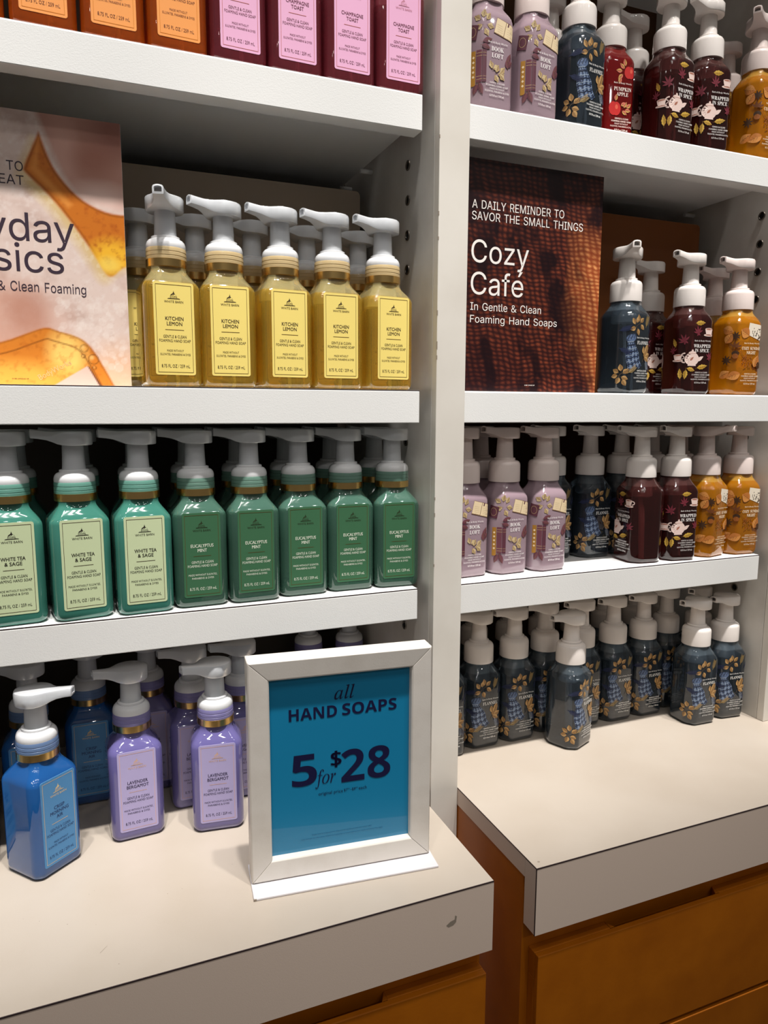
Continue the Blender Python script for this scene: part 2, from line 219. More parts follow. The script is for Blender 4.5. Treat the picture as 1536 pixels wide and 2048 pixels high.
  'B': '456;60 0,60 509,241 509,274 507,304 501,329 491,350 477,367 461,381 442,390 421,396 398,398 374,397 353,393 336,387 320,378 307,368 295,356 286,343 278,329 272,315 267,315 262,331 260,347 254,363 245,378 234,391 220,402 203,411 184,416 161,418 136,416 111,410 88,400 67,386 48,368 31,344 18,317 8,284 2,247 0;125 57,245 57,281 60,309 67,330 80,344 96,353 115,355 137,354 153,350 169,342 184,333 197,320 209,306 218,289 225,269 229,248 231,125 231;125 285,238 285,256 287,273 290,288 296,302 304,314 314,323 326,330 340,335 355,336 372,333 393,326 412,313 429,294 442,270 449,240 452,125 452',
  'C': '510;267 -7,225 -3,186 7,150 25,119 49,92 79,70 115,53 157,44 203,40 254,44 305,53 352,70 393,92 429,119 459,150 484,186 501,225 512,267 516,293 514,317 511,340 504,362 496,383 485,402 471,419 456,435 438,448 418,459 397,467 373,473 348,408 348,404 365,397 380,389 395,380 407,369 418,357 428,344 437,330 444,315 449,300 453,284 455,267 456,237 453,209 445,184 432,161 414,141 391,125 364,113 332,106 295,103 254,106 213,113 177,125 145,141 117,161 94,184 76,210 63,237 56,267 53,284 54,300 56,315 60,330 65,344 72,357 81,369 90,380 102,389 114,397 128,404 144,408 160,473 160,467 135,459 112,448 91,435 71,420 53,402 38,383 24,363 13,341 5,317 -2,293 -6',
  'D': '502;219 0,96 0,96 57,215 57,254 60,288 68,318 81,343 99,363 122,379 149,390 181,397 216,399 255,397 294,390 329,379 361,364 388,344 410,320 428,291 441,258 449,221 452,93 452,93 509,225 509,273 505,315 495,353 478,385 455,412 426,433 391,449 351,458 306,462 255,458 205,449 159,433 119,411 83,384 54,351 31,312 14,268 3;125 509,125 0,60 0,60 509',
  'E': '419;60 0,60 509,372 509,372 452,125 452,125 286,355 286,355 229,125 229,125 57,375 57,375 0',
  'F': '410;60 0,60 509,369 509,369 452,125 452,125 278,346 278,346 221,125 221,125 0',
  'G': '520;269 -7,225 -3,185 7,149 25,118 49,91 79,69 116,53 157,43 203,40 254,43 305,53 352,69 393,91 429,117 459,149 484,184 501,223 512,265 516,291 514,316 510,340 504,363 494,384 483,403 469,421 453,436 436,449 416,460 395,468 373,474 349,408 349,402 365,395 379,387 393,378 406,368 417,356 427,344 436,330 443,315 448,300 453,283 455,265 456,236 453,209 445,183 432,160 414,141 392,125 364,113 332,106 295,103 254,106 213,113 177,125 145,141 117,161 95,184 76,210 63,238 56,269 53,296 55,322 61,345 71,365 85,382 102,396 123,407 147,413 173,415 202,434 199,283 199,283 256,478 256,478 200,475 160,466 124,451 91,431 62,406 38,377 19,344 5,308 -4',
  'H': '517;60 0,60 509,125 509,125 289,392 289,392 509,457 509,457 0,392 0,392 232,125 232,125 0',
  'I': '301;31 0,31 57,118 57,118 452,31 452,31 509,269 509,269 452,183 452,183 57,269 57,269 0',
  'L': '393;60 0,60 509,125 509,125 57,361 57,361 0',
  'M': '628;60 0,60 509,152 509,277 187,287 159,299 123,311 84,322 49,307 49,318 83,330 121,342 158,352 187,476 509,568 509,568 0,504 0,504 291,504 327,505 369,506 413,507 457,513 457,508 441,503 425,498 409,482 363,467 322,456 291,342 0,286 0,170 291,159 321,145 361,129 408,112 457,119 457,120 416,121 372,122 328,122 291,122 0',
  'N': '523;60 0,60 509,136 509,343 183,349 174,355 163,363 151,371 137,379 122,388 107,396 90,405 73,414 55,405 54,403 72,402 90,401 108,400 126,399 142,399 157,399 195,399 509,463 509,463 0,387 0,202 290,177 331,168 346,159 363,148 381,108 452,119 454,122 384,124 328,125 291,125 0',
  'O': '533;267 -7,225 -3,186 7,150 25,119 49,92 79,70 115,53 157,44 203,40 254,44 305,53 352,70 393,92 429,119 459,150 484,186 501,225 512,267 516,309 512,348 501,384 484,415 459,442 429,464 393,480 352,490 305,493 254,490 203,480 157,464 115,442 79,415 49,384 25,348 7,309 -3;267 53,296 55,324 63,349 76,372 94,392 116,408 144,420 176,428 213,430 254,428 295,420 332,408 365,392 392,372 415,349 433,324 446,296 453,267 456,237 453,210 445,184 433,161 415,142 392,125 364,113 332,106 295,103 254,106 213,113 176,125 144,142 117,161 94,184 76,210 63,237 55',
  'R': '449;60 0,60 509,236 509,273 506,305 500,333 489,356 473,376 455,390 433,401 408,407 381,409 352,407 323,401 296,390 271,376 250,356 232,333 217,305 206,273 200,236 198,96 198,96 255,234 255,258 256,280 260,298 267,313 276,325 287,334 300,340 316,344 333,345 352,344 371,340 389,334 405,325 419,313 430,298 440,279 446,258 451,233 452,125 452,125 0;353 0,230 229,303 229,428 0',
  'S': '447;224 -9,188 -7,156 -1,128 9,102 23,81 40,64 60,51 83,42 109,38 137,104 137,108 118,114 102,123 88,136 76,150 66,166 59,185 53,204 50,224 49,246 50,267 54,286 60,303 69,317 79,329 92,338 106,344 122,346 139,344 154,340 168,332 179,322 189,310 197,296 205,280 211,263 217,245 222,184 239,145 253,112 269,86 289,67 313,56 341,52 372,54 400,62 425,75 448,92 468,113 484,138 498,165 508,195 514,227 516,259 514,289 508,316 498,340 484,360 468,377 449,390 427,398 403,401 378,337 378,332 402,320 421,302 437,280 449,254 456,225 459,204 457,185 454,167 448,152 440,139 430,129 418,121 405,117 391,115 376,117 359,122 345,131 334,142 324,155 315,169 308,184 302,198 297,212 293,264 279,279 275,295 270,312 264,328 256,344 248,359 238,372 226,384 213,395 198,402 180,407 161,408 139,406 112,399 87,386 64,370 43,349 25,323 11,294 0,261 -7',
  'T': '449;32 452,32 509,417 509,417 452,257 452,257 0,193 0,193 452',
  'V': '480;204 0,16 509,84 509,192 206,199 187,207 164,215 137,225 106,236 71,248 31,235 31,247 71,257 107,267 138,276 165,283 187,290 206,395 509,463 509,278 0',
  'Y': '472;203 0,203 208,16 509,91 509,192 344,203 327,213 309,222 292,231 274,240 254,250 230,224 230,233 254,242 275,251 293,260 310,270 327,280 344,381 509,455 509,268 208,268 0',
  'a': '389;160 -9,137 -7,115 -3,94 5,76 15,60 29,48 45,38 63,32 84,30 108,32 128,36 146,43 161,53 174,64 184,78 193,92 200,108 206,125 211,143 214,161 217,178 220,234 227,247 229,257 231,265 235,271 240,274 246,276 255,276 257,275 272,272 285,267 297,260 307,251 315,240 322,227 327,212 330,196 331,178 330,163 327,149 322,137 316,127 309,118 301,110 292,104 283,100 274,41 291,51 313,64 331,79 346,95 358,114 368,133 375,153 380,173 383,194 384,208 384,223 382,239 379,255 375,271 369,286 360,300 350,312 336,322 320,330 301,335 278,337 251,337 0,277 0,277 52,272 52,267 43,260 34,252 25,242 16,229 8,215 1,199 -4,181 -7;170 45,192 47,211 51,228 59,242 68,254 80,263 93,270 108,274 122,276 138,276 190,272 187,267 184,259 182,251 180,241 178,231 176,200 171,175 168,161 166,147 163,134 159,122 153,112 147,103 139,97 130,93 118,92 105,93 93,96 82,102 72,109 64,119 57,130 52,142 48,156 46',
  'c': '396;207 -8,174 -5,144 3,117 16,93 35,72 58,56 85,44 116,37 150,34 187,37 225,44 260,56 291,72 318,93 341,117 360,144 374,174 382,207 384,226 384,243 381,260 377,276 371,291 364,305 356,318 346,330 335,340 322,349 308,356 293,362 277,303 262,300 272,295 281,290 289,284 297,278 304,270 311,261 316,252 321,242 325,231 328,220 329,207 330,184 328,163 321,145 310,130 296,118 278,108 258,102 236,98 212,96 187,98 163,102 139,108 117,118 97,130 80,145 66,163 55,184 49,207 46,220 47,232 49,243 52,253 55,262 60,271 66,279 73,285 80,292 89,297 98,301 107,304 117,363 102,357 86,350 70,341 56,331 43,319 32,306 21,292 12,277 5,261 -1,244 -5,226 -7',
  'd': '424;195 -8,165 -6,137 3,111 16,89 34,70 57,55 84,43 116,36 151,34 189,36 227,43 261,55 293,70 320,89 342,112 361,137 374,165 382,196 384,218 383,237 379,253 373,267 364,278 355,287 346,295 336,301 327,306 319,311 319,311 509,372 509,372 0,313 0,313 59,307 59,301 50,295 41,287 31,277 21,266 12,252 4,236 -3,217 -7;205 47,226 49,246 55,263 65,278 78,290 95,299 115,306 138,310 162,312 189,310 216,306 241,300 263,290 282,278 299,263 312,246 322,227 328,205 330,182 328,162 322,145 311,130 298,118 281,108 261,102 239,98 215,96 189,98 163,102 139,109 117,118 97,130 80,145 66,162 55,182 49',
  'e': '404;212 -8,177 -5,145 3,117 16,92 35,72 58,56 85,44 116,37 150,34 187,36 224,44 258,55 290,71 317,91 340,115 359,142 373,172 382,205 384,226 383,246 380,266 374,285 366,303 355,319 341,334 324,347 305,357 282,365 256,370 227,371 194,371 169,75 169,75 221,338 221,310 202,308 226,304 248,298 269,288 286,277 301,263 314,246 323,227 328,205 330,183 328,164 323,146 313,131 301,119 286,109 270,102 251,97 231,96 211,96 178,98 151,102 127,110 106,121 88,135 73,151 61,169 53,190 48,212 46,227 47,241 49,254 53,265 58,276 65,285 73,294 82,300 93,306 105,365 91,358 72,348 55,335 39,320 26,302 14,283 4,261 -3,237 -7',
  'f': '254;228 379,228 327,6 327,6 379;81 0,81 432,82 452,87 470,96 486,107 499,120 510,135 519,152 525,169 529,187 530,201 530,212 529,222 527,231 525,238 523,243 521,227 468,215 472,209 473,202 474,195 474,178 472,164 468,154 460,147 449,143 435,142 419,142 0',
  'g': '425;207 -151,180 -149,156 -146,134 -140,114 -132,97 -122,82 -110,70 -97,59 -84,51 -69,101 -41,107 -49,114 -57,122 -66,131 -74,142 -82,154 -88,169 -93,187 -96,207 -97,236 -95,261 -87,282 -75,298 -58,308 -34,311 -6,311 68,306 68,301 60,294 51,287 41,277 32,266 23,252 16,236 10,217 6,195 5,165 7,138 14,113 27,90 43,71 65,55 90,43 120,36 154,34 191,36 229,43 263,55 293,71 320,90 342,112 361,138 374,166 382,196 384,218 383,237 379,253 373,267 365,279 356,288 346,296 336,302 327,308 319,313 319,313 379,372 379,372 -9,370 -40,363 -67,350 -90,334 -109,314 -124,291 -136,265 -144,237 -149;205 59,227 61,246 66,264 75,278 87,290 103,300 121,307 142,311 166,312 193,311 219,307 242,300 264,291 283,279 299,264 312,247 322,227 328,205 330,182 328,163 322,145 312,130 298,118 282,109 262,102 241,98 218,96 193,98 167,102 144,109 123,118 104,131 88,145 76,163 66,183 61',
  'i': '167;53 0,53 379,114 379,114 0;84 443,73 444,63 448,54 455,47 463,43 472,41 483,43 494,47 504,54 512,63 518,73 522,84 524,95 522,105 518,114 512,121 504,125 494,126 483,125 472,121 463,114 455,105 448,95 444',
  'l': '189;139 -2,112 0,91 8,74 20,62 37,55 59,53 84,53 509,114 509,114 99,114 83,117 71,120 62,126 57,135 53,146 52,160 53,170 54,181 3,162 -1,154 -2,147 -2',
  'm': '610;53 0,53 379,112 379,112 295,108 295,114 314,122 331,132 346,144 358,158 368,172 376,187 382,203 385,219 386,245 383,268 375,287 361,303 342,314 320,321 295,312 295,318 312,326 329,337 343,350 356,364 366,381 375,398 381,417 385,437 386,458 385,478 380,497 372,514 361,529 346,541 328,550 307,555 283,557 255,557 0,496 0,496 254,493 279,485 298,473 313,456 323,438 329,419 330,402 329,387 326,374 320,363 312,353 302,345 290,340 277,336 263,335 247,335 0,274 0,274 260,272 280,265 297,253 311,238 322,220 328,199 330,185 329,171 326,158 320,145 312,135 302,126 289,119 274,115 257,114 238,114 0',
  'n': '410;114 227,114 0,53 0,53 379,112 379,112 287,102 287,116 319,132 344,152 362,175 374,200 382,227 384,252 383,275 377,295 369,313 356,328 340,341 321,350 298,355 271,357 240,357 0,296 0,296 235,293 263,286 286,273 304,256 318,235 326,210 329,192 328,176 324,161 317,147 308,136 297,126 283,119 266,115 248',
  'o': '415;207 -8,174 -5,144 3,117 16,93 35,72 58,56 85,44 116,37 150,34 187,37 225,44 260,56 291,72 318,93 341,117 360,144 374,174 382,207 384,241 382,271 374,299 360,323 341,343 318,359 291,371 260,379 225,381 187,379 150,371 116,359 85,343 58,323 35,299 16,271 3,241 -5;207 46,231 49,252 55,270 66,285 80,298 97,307 117,314 139,318 163,319 187,318 212,314 236,307 258,298 278,285 296,270 310,252 321,231 328,207 330,184 328,163 321,145 310,130 296,118 278,108 258,102 236,98 212,96 187,98 163,102 139,108 117,118 97,130 80,145 66,163 55,184 49',
  'p': '424;53 -143,53 379,112 379,112 319,118 319,123 327,130 336,137 346,147 355,158 364,171 373,188 379,207 383,229 384,259 382,287 374,313 361,335 342,354 320,370 293,381 261,388 227,390 189,388 151,381 116,370 84,355 57,336 34,313 16,288 3,260 -6,229 -8,208 -7,189 -3,173 4,159 12,147 21,138 31,130 41,124 50,118 59,114 59,114 -143;220 47,242 49,262 55,279 66,294 80,306 97,316 117,323 139,327 163,328 189,327 215,323 239,316 261,307 281,295 298,280 311,262 322,243 328,220 330,198 328,178 322,161 312,147 299,134 282,125 263,118 241,114 216,113 189,114 162,118 138,125 115,135 95,147 78,162 65,179 55,198 49',
  'r': '259;53 0,53 379,112 379,112 321,115 321,124 339,137 354,152 367,171 377,191 383,213 385,229 384,243 384,243 322,230 324,223 325,215 326,207 326,190 324,174 321,159 315,146 306,135 296,126 284,119 269,115 254,114 237,114 0',
  's': '365;182 -8,157 -7,133 -3,112 3,93 12,76 24,62 38,50 54,41 73,36 94,94 107,101 87,111 72,124 60,141 52,160 47,181 45,206 47,227 53,244 62,258 74,265 88,268 103,266 115,262 126,254 136,243 144,229 150,212 155,149 170,118 180,92 192,72 208,58 227,50 249,47 274,49 295,55 314,65 332,79 347,95 360,115 370,137 378,161 383,187 384,212 383,234 379,254 372,271 363,286 352,299 339,309 324,318 308,324 290,268 277,262 291,254 304,243 316,228 325,210 331,187 333,166 331,147 326,131 317,119 305,111 292,109 277,110 264,115 253,124 243,136 235,152 229,172 223,229 209,261 200,287 187,306 171,320 153,328 131,331 107,329 85,323 65,312 47,298 31,281 18,260 6,236 -2,210 -7',
  't': '227;204 379,204 327,6 327,6 379;65 471,126 471,126 98,127 83,130 70,136 61,144 55,156 51,170 50,185 51,202 54,213 2,207 0,200 -2,192 -3,184 -3,176 -4,168 -4,138 -1,113 7,92 21,77 41,68 64,65 93',
  'v': '389;163 0,17 379,84 379,165 155,173 132,180 110,187 87,193 64,199 42,206 21,184 21,191 42,197 64,203 87,209 110,216 132,224 155,305 379,371 379,226 0',
  'y': '389;47 -139,61 -86,71 -87,83 -89,94 -90,104 -89,113 -86,122 -81,130 -74,138 -64,145 -51,151 -36,163 -1,17 379,84 379,165 155,173 132,180 109,187 87,193 64,199 42,206 21,184 21,190 42,196 64,202 87,209 110,216 132,224 155,305 379,371 379,204 -58,196 -77,187 -93,177 -107,165 -119,153 -128,139 -136,125 -141,109 -144,91 -145,82 -145,73 -144,65 -143,57 -142,52 -140',
  'z': '380;42 0,42 46,254 320,254 323,48 323,48 379,333 379,333 331,126 60,126 56,339 56,339 0',
 },
 'N': {
  '$': '384;170 -39,170 33,146 34,122 36,98 39,76 44,57 49,42 55,42 112,58 105,78 99,100 93,124 89,147 86,170 85,170 220,130 233,97 249,73 266,55 287,45 312,42 341,45 372,57 398,76 419,102 435,133 446,170 451,170 510,213 510,213 451,236 450,258 448,278 444,297 439,314 433,331 426,313 377,298 382,282 387,266 392,248 396,231 398,213 400,213 265,241 257,265 248,287 238,305 228,320 216,331 202,340 187,345 169,347 148,343 118,331 93,312 72,285 55,252 43,213 36,213 -39;170 280,170 399,148 396,130 390,117 382,107 372,101 360,99 346,101 329,106 316,115 305,127 295,146 287;213 88,237 92,256 98,271 106,281 117,287 129,289 144,287 159,282 172,273 182,259 191,239 199,213 206',
  '&': '491;187 -7,144 -3,107 9,77 28,54 54,40 86,36 125,39 157,48 185,63 208,84 228,109 248,139 266,125 282,112 300,99 318,89 337,83 359,81 382,84 413,95 439,114 459,139 475,169 484,204 487,237 484,266 475,289 460,306 439,317 414,320 383,317 357,308 333,293 312,273 293,250 275,224 258,354 133,365 148,374 164,382 181,389 200,396 219,401 240,461 240,453 212,444 185,434 160,422 136,408 115,392 95,490 0,410 0,352 56,330 39,307 24,281 11,254 1,222 -5;188 293,212 308,231 322,245 336,254 350,260 366,262 383,260 399,255 412,246 423,234 432,219 437,202 439,185 437,169 432,156 424,146 413,140 399,138 383,140 367,144 352,151 338,161 324,173 309;189 46,216 47,241 52,263 60,282 70,299 81,314 93,175 229,152 215,133 200,118 185,106 169,100 150,97 127,100 104,108 84,122 68,141 56,163 48',
 },
}
_gc = {}
def glyph(font, ch):
    k = (font, ch)
    if k in _gc: return _gc[k]
    parts = GLYPHS[font][ch].split(';')
    adv = int(parts[0]) / 1000
    cs = [[tuple(int(v) / 1000 for v in p.split()) for p in c.split(',')] for c in parts[1:]]
    def area(c): return sum(c[i-1][0]*c[i][1] - c[i][0]*c[i-1][1] for i in range(len(c))) / 2
    def inside(p, c):
        r = False
        for i in range(len(c)):
            (x1, y1), (x2, y2) = c[i-1], c[i]
            if (y1 > p[1]) != (y2 > p[1]) and p[0] < (x2-x1)*(p[1]-y1)/(y2-y1) + x1: r = not r
        return r
    ar = [area(c) for c in cs]
    big = ar[max(range(len(cs)), key=lambda i: abs(ar[i]))]
    outer = [i for i in range(len(cs)) if ar[i]*big > 0]
    hole = [i for i in range(len(cs)) if ar[i]*big <= 0]
    V, F = [], []
    for o in outer:
        loops = [cs[o]] + [cs[h] for h in hole if inside(cs[h][0], cs[o]) and abs(ar[h]) < abs(ar[o])]
        pts = [p for l in loops for p in l]
        tr = tessellate_polygon([[Vector((p[0], p[1], 0)) for p in l] for l in loops])
        b = len(V); V += pts; F += [tuple(b + i for i in t) for t in tr]
    _gc[k] = (adv, V, F)
    return _gc[k]
_tc = {}
_bc = []
def bfont_cap():
    if not _bc:
        cu = bpy.data.curves.new('lettering', 'FONT'); cu.body = 'H'
        o = bpy.data.objects.new('lettering', cu); COL.objects.link(o); me = bpy.data.meshes.new_from_object(o)
        _bc.append(max(v.co.y for v in me.vertices))
        bpy.data.objects.remove(o); bpy.data.curves.remove(cu); bpy.data.meshes.remove(me)
    return _bc[0]
def text2d(s, font=None, track=0.0):
    """flat text: vertices, faces, width, cap height; origin at the left of the baseline"""
    k = (s, font, track)
    if k in _tc: return _tc[k]
    if font is None:
        cu = bpy.data.curves.new('lettering', 'FONT'); cu.body = s; cu.resolution_u = 2
        cu.space_character = 1 + track
        o = bpy.data.objects.new('lettering', cu); COL.objects.link(o)
        me = bpy.data.meshes.new_from_object(o)
        V = [(v.co.x, v.co.y) for v in me.vertices]; F = [tuple(p.vertices) for p in me.polygons]
        bpy.data.objects.remove(o); bpy.data.curves.remove(cu); bpy.data.meshes.remove(me)
        cap = bfont_cap()
    else:
        V, F, x = [], [], 0.0
        for ch in s:
            if ch == ' ': x += 0.27; continue
            if ch == 'é':
                a, v, f = glyph(font, 'e'); b = len(V)
                V += [(p[0]+x, p[1]) for p in v]; F += [tuple(i+b for i in t) for t in f]
                b = len(V); V += [(x+.205,.465),(x+.255,.465),(x+.345,.585),(x+.265,.585)]; F.append((b,b+1,b+2,b+3))
                x += a + track; continue
            a, v, f = glyph('N' if ch in '&$' and ch not in GLYPHS[font] else font, ch); b = len(V)
            V += [(p[0]+x, p[1]) for p in v]; F += [tuple(i+b for i in t) for t in f]
            x += a + track
        cap = max(p[1] for ch in {'S':'T','B':'5','I':'l','H':'T','N':'$'}[font] for p in glyph(font, ch)[1])
    x0 = min(p[0] for p in V); x1 = max(p[0] for p in V)
    V = [(p[0]-x0, p[1]) for p in V]
    _tc[k] = (V, F, x1 - x0, cap)
    return _tc[k]
def put_text(mb, mi, s, x, y, cap, width=None, font=None, align='c', track=0.0, place=None, ang=0.0, off=0.0):
    """lettering on a face: place(u, v, off) -> 3D point; y is the baseline"""
    V, F, w, c = text2d(s, font, track)
    sy = cap / c; sx = (width / w) if width else sy
    dx = {'c': -w*sx/2, 'l': 0, 'r': -w*sx}[align]
    ca, sa = cos(ang), sin(ang)
    vs = []
    for (px, py) in V:
        u, v = px*sx + dx, py*sy
        vs.append(place(x + u*ca - v*sa, y + u*sa + v*ca, off))
    mb.add(vs, F, mi)

# ================================================================== the setting
m = MB(); m.box(-1.6, 2.4, -2.9, 0.6, -0.02, 0.0); struct(m.build('floor', [M_FLOOR]))
m = MB(); m.box(-0.186, 0.3755, 0.33, 0.35, 0.0, 2.1); struct(m.build('wall_back_left', [M_BACK_L]))
m = MB(); m.box(0.3765, 0.94, 0.33, 0.35, 0.0, 2.1); struct(m.build('wall_back_right', [M_BACK_R]))
m = MB(); m.box(-0.186, -0.170, 0.026, 0.33, 0.0, 2.1); struct(m.build('wall_left', [M_WALLP]))
m = MB(); m.box(-0.170, 0.358, 0.042, 0.33, 1.955, 1.985); m.box(0.394, 0.9035, 0.042, 0.33, 1.955, 1.985)
struct(m.build('trim_top', [M_SHELF]))

ZS = {'1': 1.636, '2': 1.3274, '3': 1.0999, 'C': 0.85}
BAYL = (-0.166, 0.3452, -0.170, 0.358)        # shelf from, to; wall from, to
BAYR = (0.3956, 0.8885, 0.3941, 0.9035)

def grommet(parent, x, y, z, sgn):
    """steel-rimmed shelf pin hole in a side panel; sgn = direction the panel faces"""
    g = MB(); n = 20
    prof = [(0.0056, 0.0), (0.0058, 0.0012), (0.0050, 0.0016), (0.0041, 0.0012), (0.0040, 0.0002)]
    g.rings([[(x + sgn*h, y + r*cos(2*pi*i/n), z + r*sin(2*pi*i/n)) for i in range(n)] for r, h in prof], 0, False, False)
    o = g.build('grommet', [M_STEEL], parent)
    h = MB(); h.rings([[(x + sgn*q, y + 0.0042*cos(2*pi*i/n), z + 0.0042*sin(2*pi*i/n)) for i in range(n)] for q in (0.0001, 0.0005)], 0, True, True, False)
    h.build('pin_hole', [M_HOLE], o)

# the white post between the two bays
post = thing('divider_post', 'white painted upright post between the left and right shelf bays', 'post', (0.376, 0.026, 0))
px, py = 0.376, 0.026
m = MB(); m.box(-0.0179, 0.0181, 0.0, 0.0115, 0, 2.1); m.build('face_stile', [M_POST], post, bevel=0.0006)
m = MB(); m.box(-0.0179, -0.004, 0.0122, 0.304, 0, 2.1); spl = m.build('side_panel', [M_WALLP], post, bevel=0.0005)
m = MB(); m.box(0.004, 0.0181, 0.0122, 0.304, 0, 2.1); m.build('side_panel', [M_WALLP], post, bevel=0.0005)
m = MB(); m.box(-0.004, 0.004, 0.0122, 0.304, 0, 2.1); m.build('core', [M_WALLP], post)
for z in (1.5854, 1.5468, 1.5078, 1.4690, 1.2675, 1.0365):
    grommet(spl, 0.358 - px, 0.1065 - py, z, -1)
chips = MB()                                       # bare spots where the paint has chipped along the corner
for z, h in ((1.512, .004), (1.487, .003), (1.408, .005), (1.372, .008), (1.361, .004), (1.205, .003), (1.186, .004), (1.128, .003), (1.59, .003)):
    chips.box(-0.0182, -0.0172, -0.0002, 0.0006, z, z + h)
chips.build('paint_chip', [M_STAIN], post)
# right-hand upright of the right bay
sp = thing('side_upright', 'grey-white upright panel with pin holes closing the right shelf bay', 'upright panel', (0.9125, 0.026, 0))
m = MB(); m.box(-0.009, 0.0125, 0.0122, 0.304, 0.8502, 2.1); spr = m.build('side_panel', [M_WALLP], sp, bevel=0.0005)
m = MB(); m.box(-0.009, 0.027, 0.0, 0.0115, 0.8502, 2.1); m.build('face_stile', [M_POST], sp, bevel=0.0006)
for z in (1.5806, 1.5421, 1.5036, 1.4651, 1.2675, 1.0389):
    grommet(spr, -0.009, 0.0932 - 0.026, z, -1)

# the six shelves
SHELF_LABEL = {
 ('L','1'): 'white shelf in left bay carrying the orange and pink soap bottles',
 ('L','2'): 'white shelf in left bay carrying the yellow soap bottles and foam poster',
 ('L','3'): 'white shelf in left bay carrying the teal and green soap bottles',
 ('R','1'): 'white shelf in right bay above the knit poster, carrying mixed soap bottles',
 ('R','2'): 'white shelf in right bay under the knit poster',
 ('R','3'): 'white shelf in right bay carrying mauve, dark and amber bottles, nearest above the counter'}
def shelf(bay, lvl):
    x0, x1, w0, w1 = BAYL if bay == 'L' else BAYR
    z = ZS[lvl]; cx = (x0 + x1) / 2; hw = (x1 - x0) / 2
    t = thing('shelf', SHELF_LABEL[(bay, lvl)], 'shelf', (cx, 0.042, z), 0, 'white shelves of the %s bay' % ('left' if bay == 'L' else 'right'))
    m = MB(); m.box(-hw, hw, 0.0008, 0.285, -0.022, 0.0, 0); m.build('shelf_board', [M_SHELF], t)
    m = MB(); m.box(-hw, hw, -0.0004, 0.021, -0.0365, -0.0009, 0); m.build('front_rail', [M_SHELF], t, bevel=0.0009)
    if lvl == '3' or bay == 'L' and lvl == '2':
        m = MB(); m.box(-hw, hw, -0.0003, 0.0007, -0.0010, -0.0001, 0); m.build('edge_seam', [M_SEAM], t)
    for sx, wx in ((-hw, w0 - cx), (hw, w1 - cx)):
        for yy in (0.18, 0.26):
            p = MB(); n = 12
            p.rings([[(x, yy + .003*cos(2*pi*i/n), -0.0255 + .003*sin(2*pi*i/n)) for i in range(n)] for x in (sx - (0.004 if sx > 0 else -0.004), wx)])
            p.build('shelf_pin', [M_SHELF], t)
for b in 'LR':
    for l in '123': shelf(b, l)

# counters and drawer cabinets
def blotch(mb, mi, cx, cz, y, r, seed, sx=1.0, n=18):
    rr = random.Random(seed)
    mb.add([(cx + sx*r*(0.6+0.5*rr.random())*cos(2*pi*i/n), y, cz + r*(0.6+0.5*rr.random())*sin(2*pi*i/n)) for i in range(n)], [tuple(range(n))], mi)
ct = thing('countertop', 'cream laminate counter under the left bay, with the blue price sign on it', 'counter', (0.09, -0.142, 0.85), 0, 'cream counters')
x0, x1 = -0.258, 0.2552
m = MB(); m.box(x0, x1, 0.0005, 0.462, -0.022, 0.0, 0)
rr = random.Random(3)
def scratch(mb, mi, ax, ay, bx, by, w, z):
    d = Vector((bx-ax, by-ay)).normalized(); nx, ny = -d.y*w, d.x*w
    mb.add([(ax+nx,ay+ny,z),(ax-nx,ay-ny,z),(bx-nx*.3,by-ny*.3,z),(bx+nx*.3,by+ny*.3,z)], [(0,1,2,3)], mi)
scratch(m, 1, -0.103, 0.042, -0.097, 0.049, 0.00022, 0.00012)
for k in range(14):                                # specks of dirt on the laminate
    a, b2, r = rr.uniform(-0.17, 0.1), rr.uniform(0.02, 0.13), rr.uniform(.0002, .0005)
    m.add([(a + r*cos(q*pi/3), b2 + r*sin(q*pi/3), 0.00012) for q in range(6)], [tuple(range(6))], 1)
m.build('counter_slab', [M_TOP, M_STAIN], ct)
m = MB(); m.box(x0, x1, -0.0002, 0.020, -0.0745, -0.0009, 0)
m.add([(.2035,-.00035,-.0330),(.2060,-.00035,-.0352),(.2110,-.00035,-.0345),(.2140,-.00035,-.0318),(.2148,-.00035,-.0262),(.2128,-.00035,-.0248),(.2124,-.00035,-.0290),(.2080,-.00035,-.0300)], [tuple(range(8))], 1)
m.build('front_apron', [M_APRON, M_STAIN], ct)
m = MB(); m.box(x0, x1, -0.0004, 0.0006, -0.0010, 0.00005, 0); m.build('edge_seam', [M_SEAM], ct)

ct = thing('countertop', 'cream laminate counter under the right bay, mostly empty in front of the dark blue bottles', 'counter', (0.66, -0.142, 0.85), 0, 'cream counters')
x0, x1 = -0.2655, 0.28
m = MB(); m.box(x0 + 0.0006, x1, 0.0006, 0.462, -0.0215, 0.0, 0)
blotch2 = [(x0 + .0085 + .0016*cos(i), .009 + .0013*sin(i), .0001) for i in range(6)]
m.add(blotch2, [tuple(range(6))], 1); m.build('counter_slab', [M_TOP, M_STAIN], ct)
m = MB(); m.box(x0 + 0.0007, x1, -0.0002, 0.0006, -0.0745, -0.0009, 0); m.box(x0, x1, 0.0005, 0.020, -0.0735, -0.0012, 0)
m.build('front_apron', [M_APRON], ct)
m = MB(); m.box(x0, x0 + 0.0006, 0.0205, 0.45, -0.0215, -0.0006, 0); m.build('side_edging', [M_APRON], ct)
m = MB(); m.box(x0, x1, -0.0004, 0.0006, -0.0010, 0.00005, 0); m.box(x0 - .0001, x0 + 0.0006, -0.0003, 0.0007, -0.0745, 0.0, 0)
m.box(x0 - .0001, x0 + 0.0005, 0.0, 0.46, -0.0008, 0.00003, 0); m.build('edge_seam', [M_SEAM], ct)

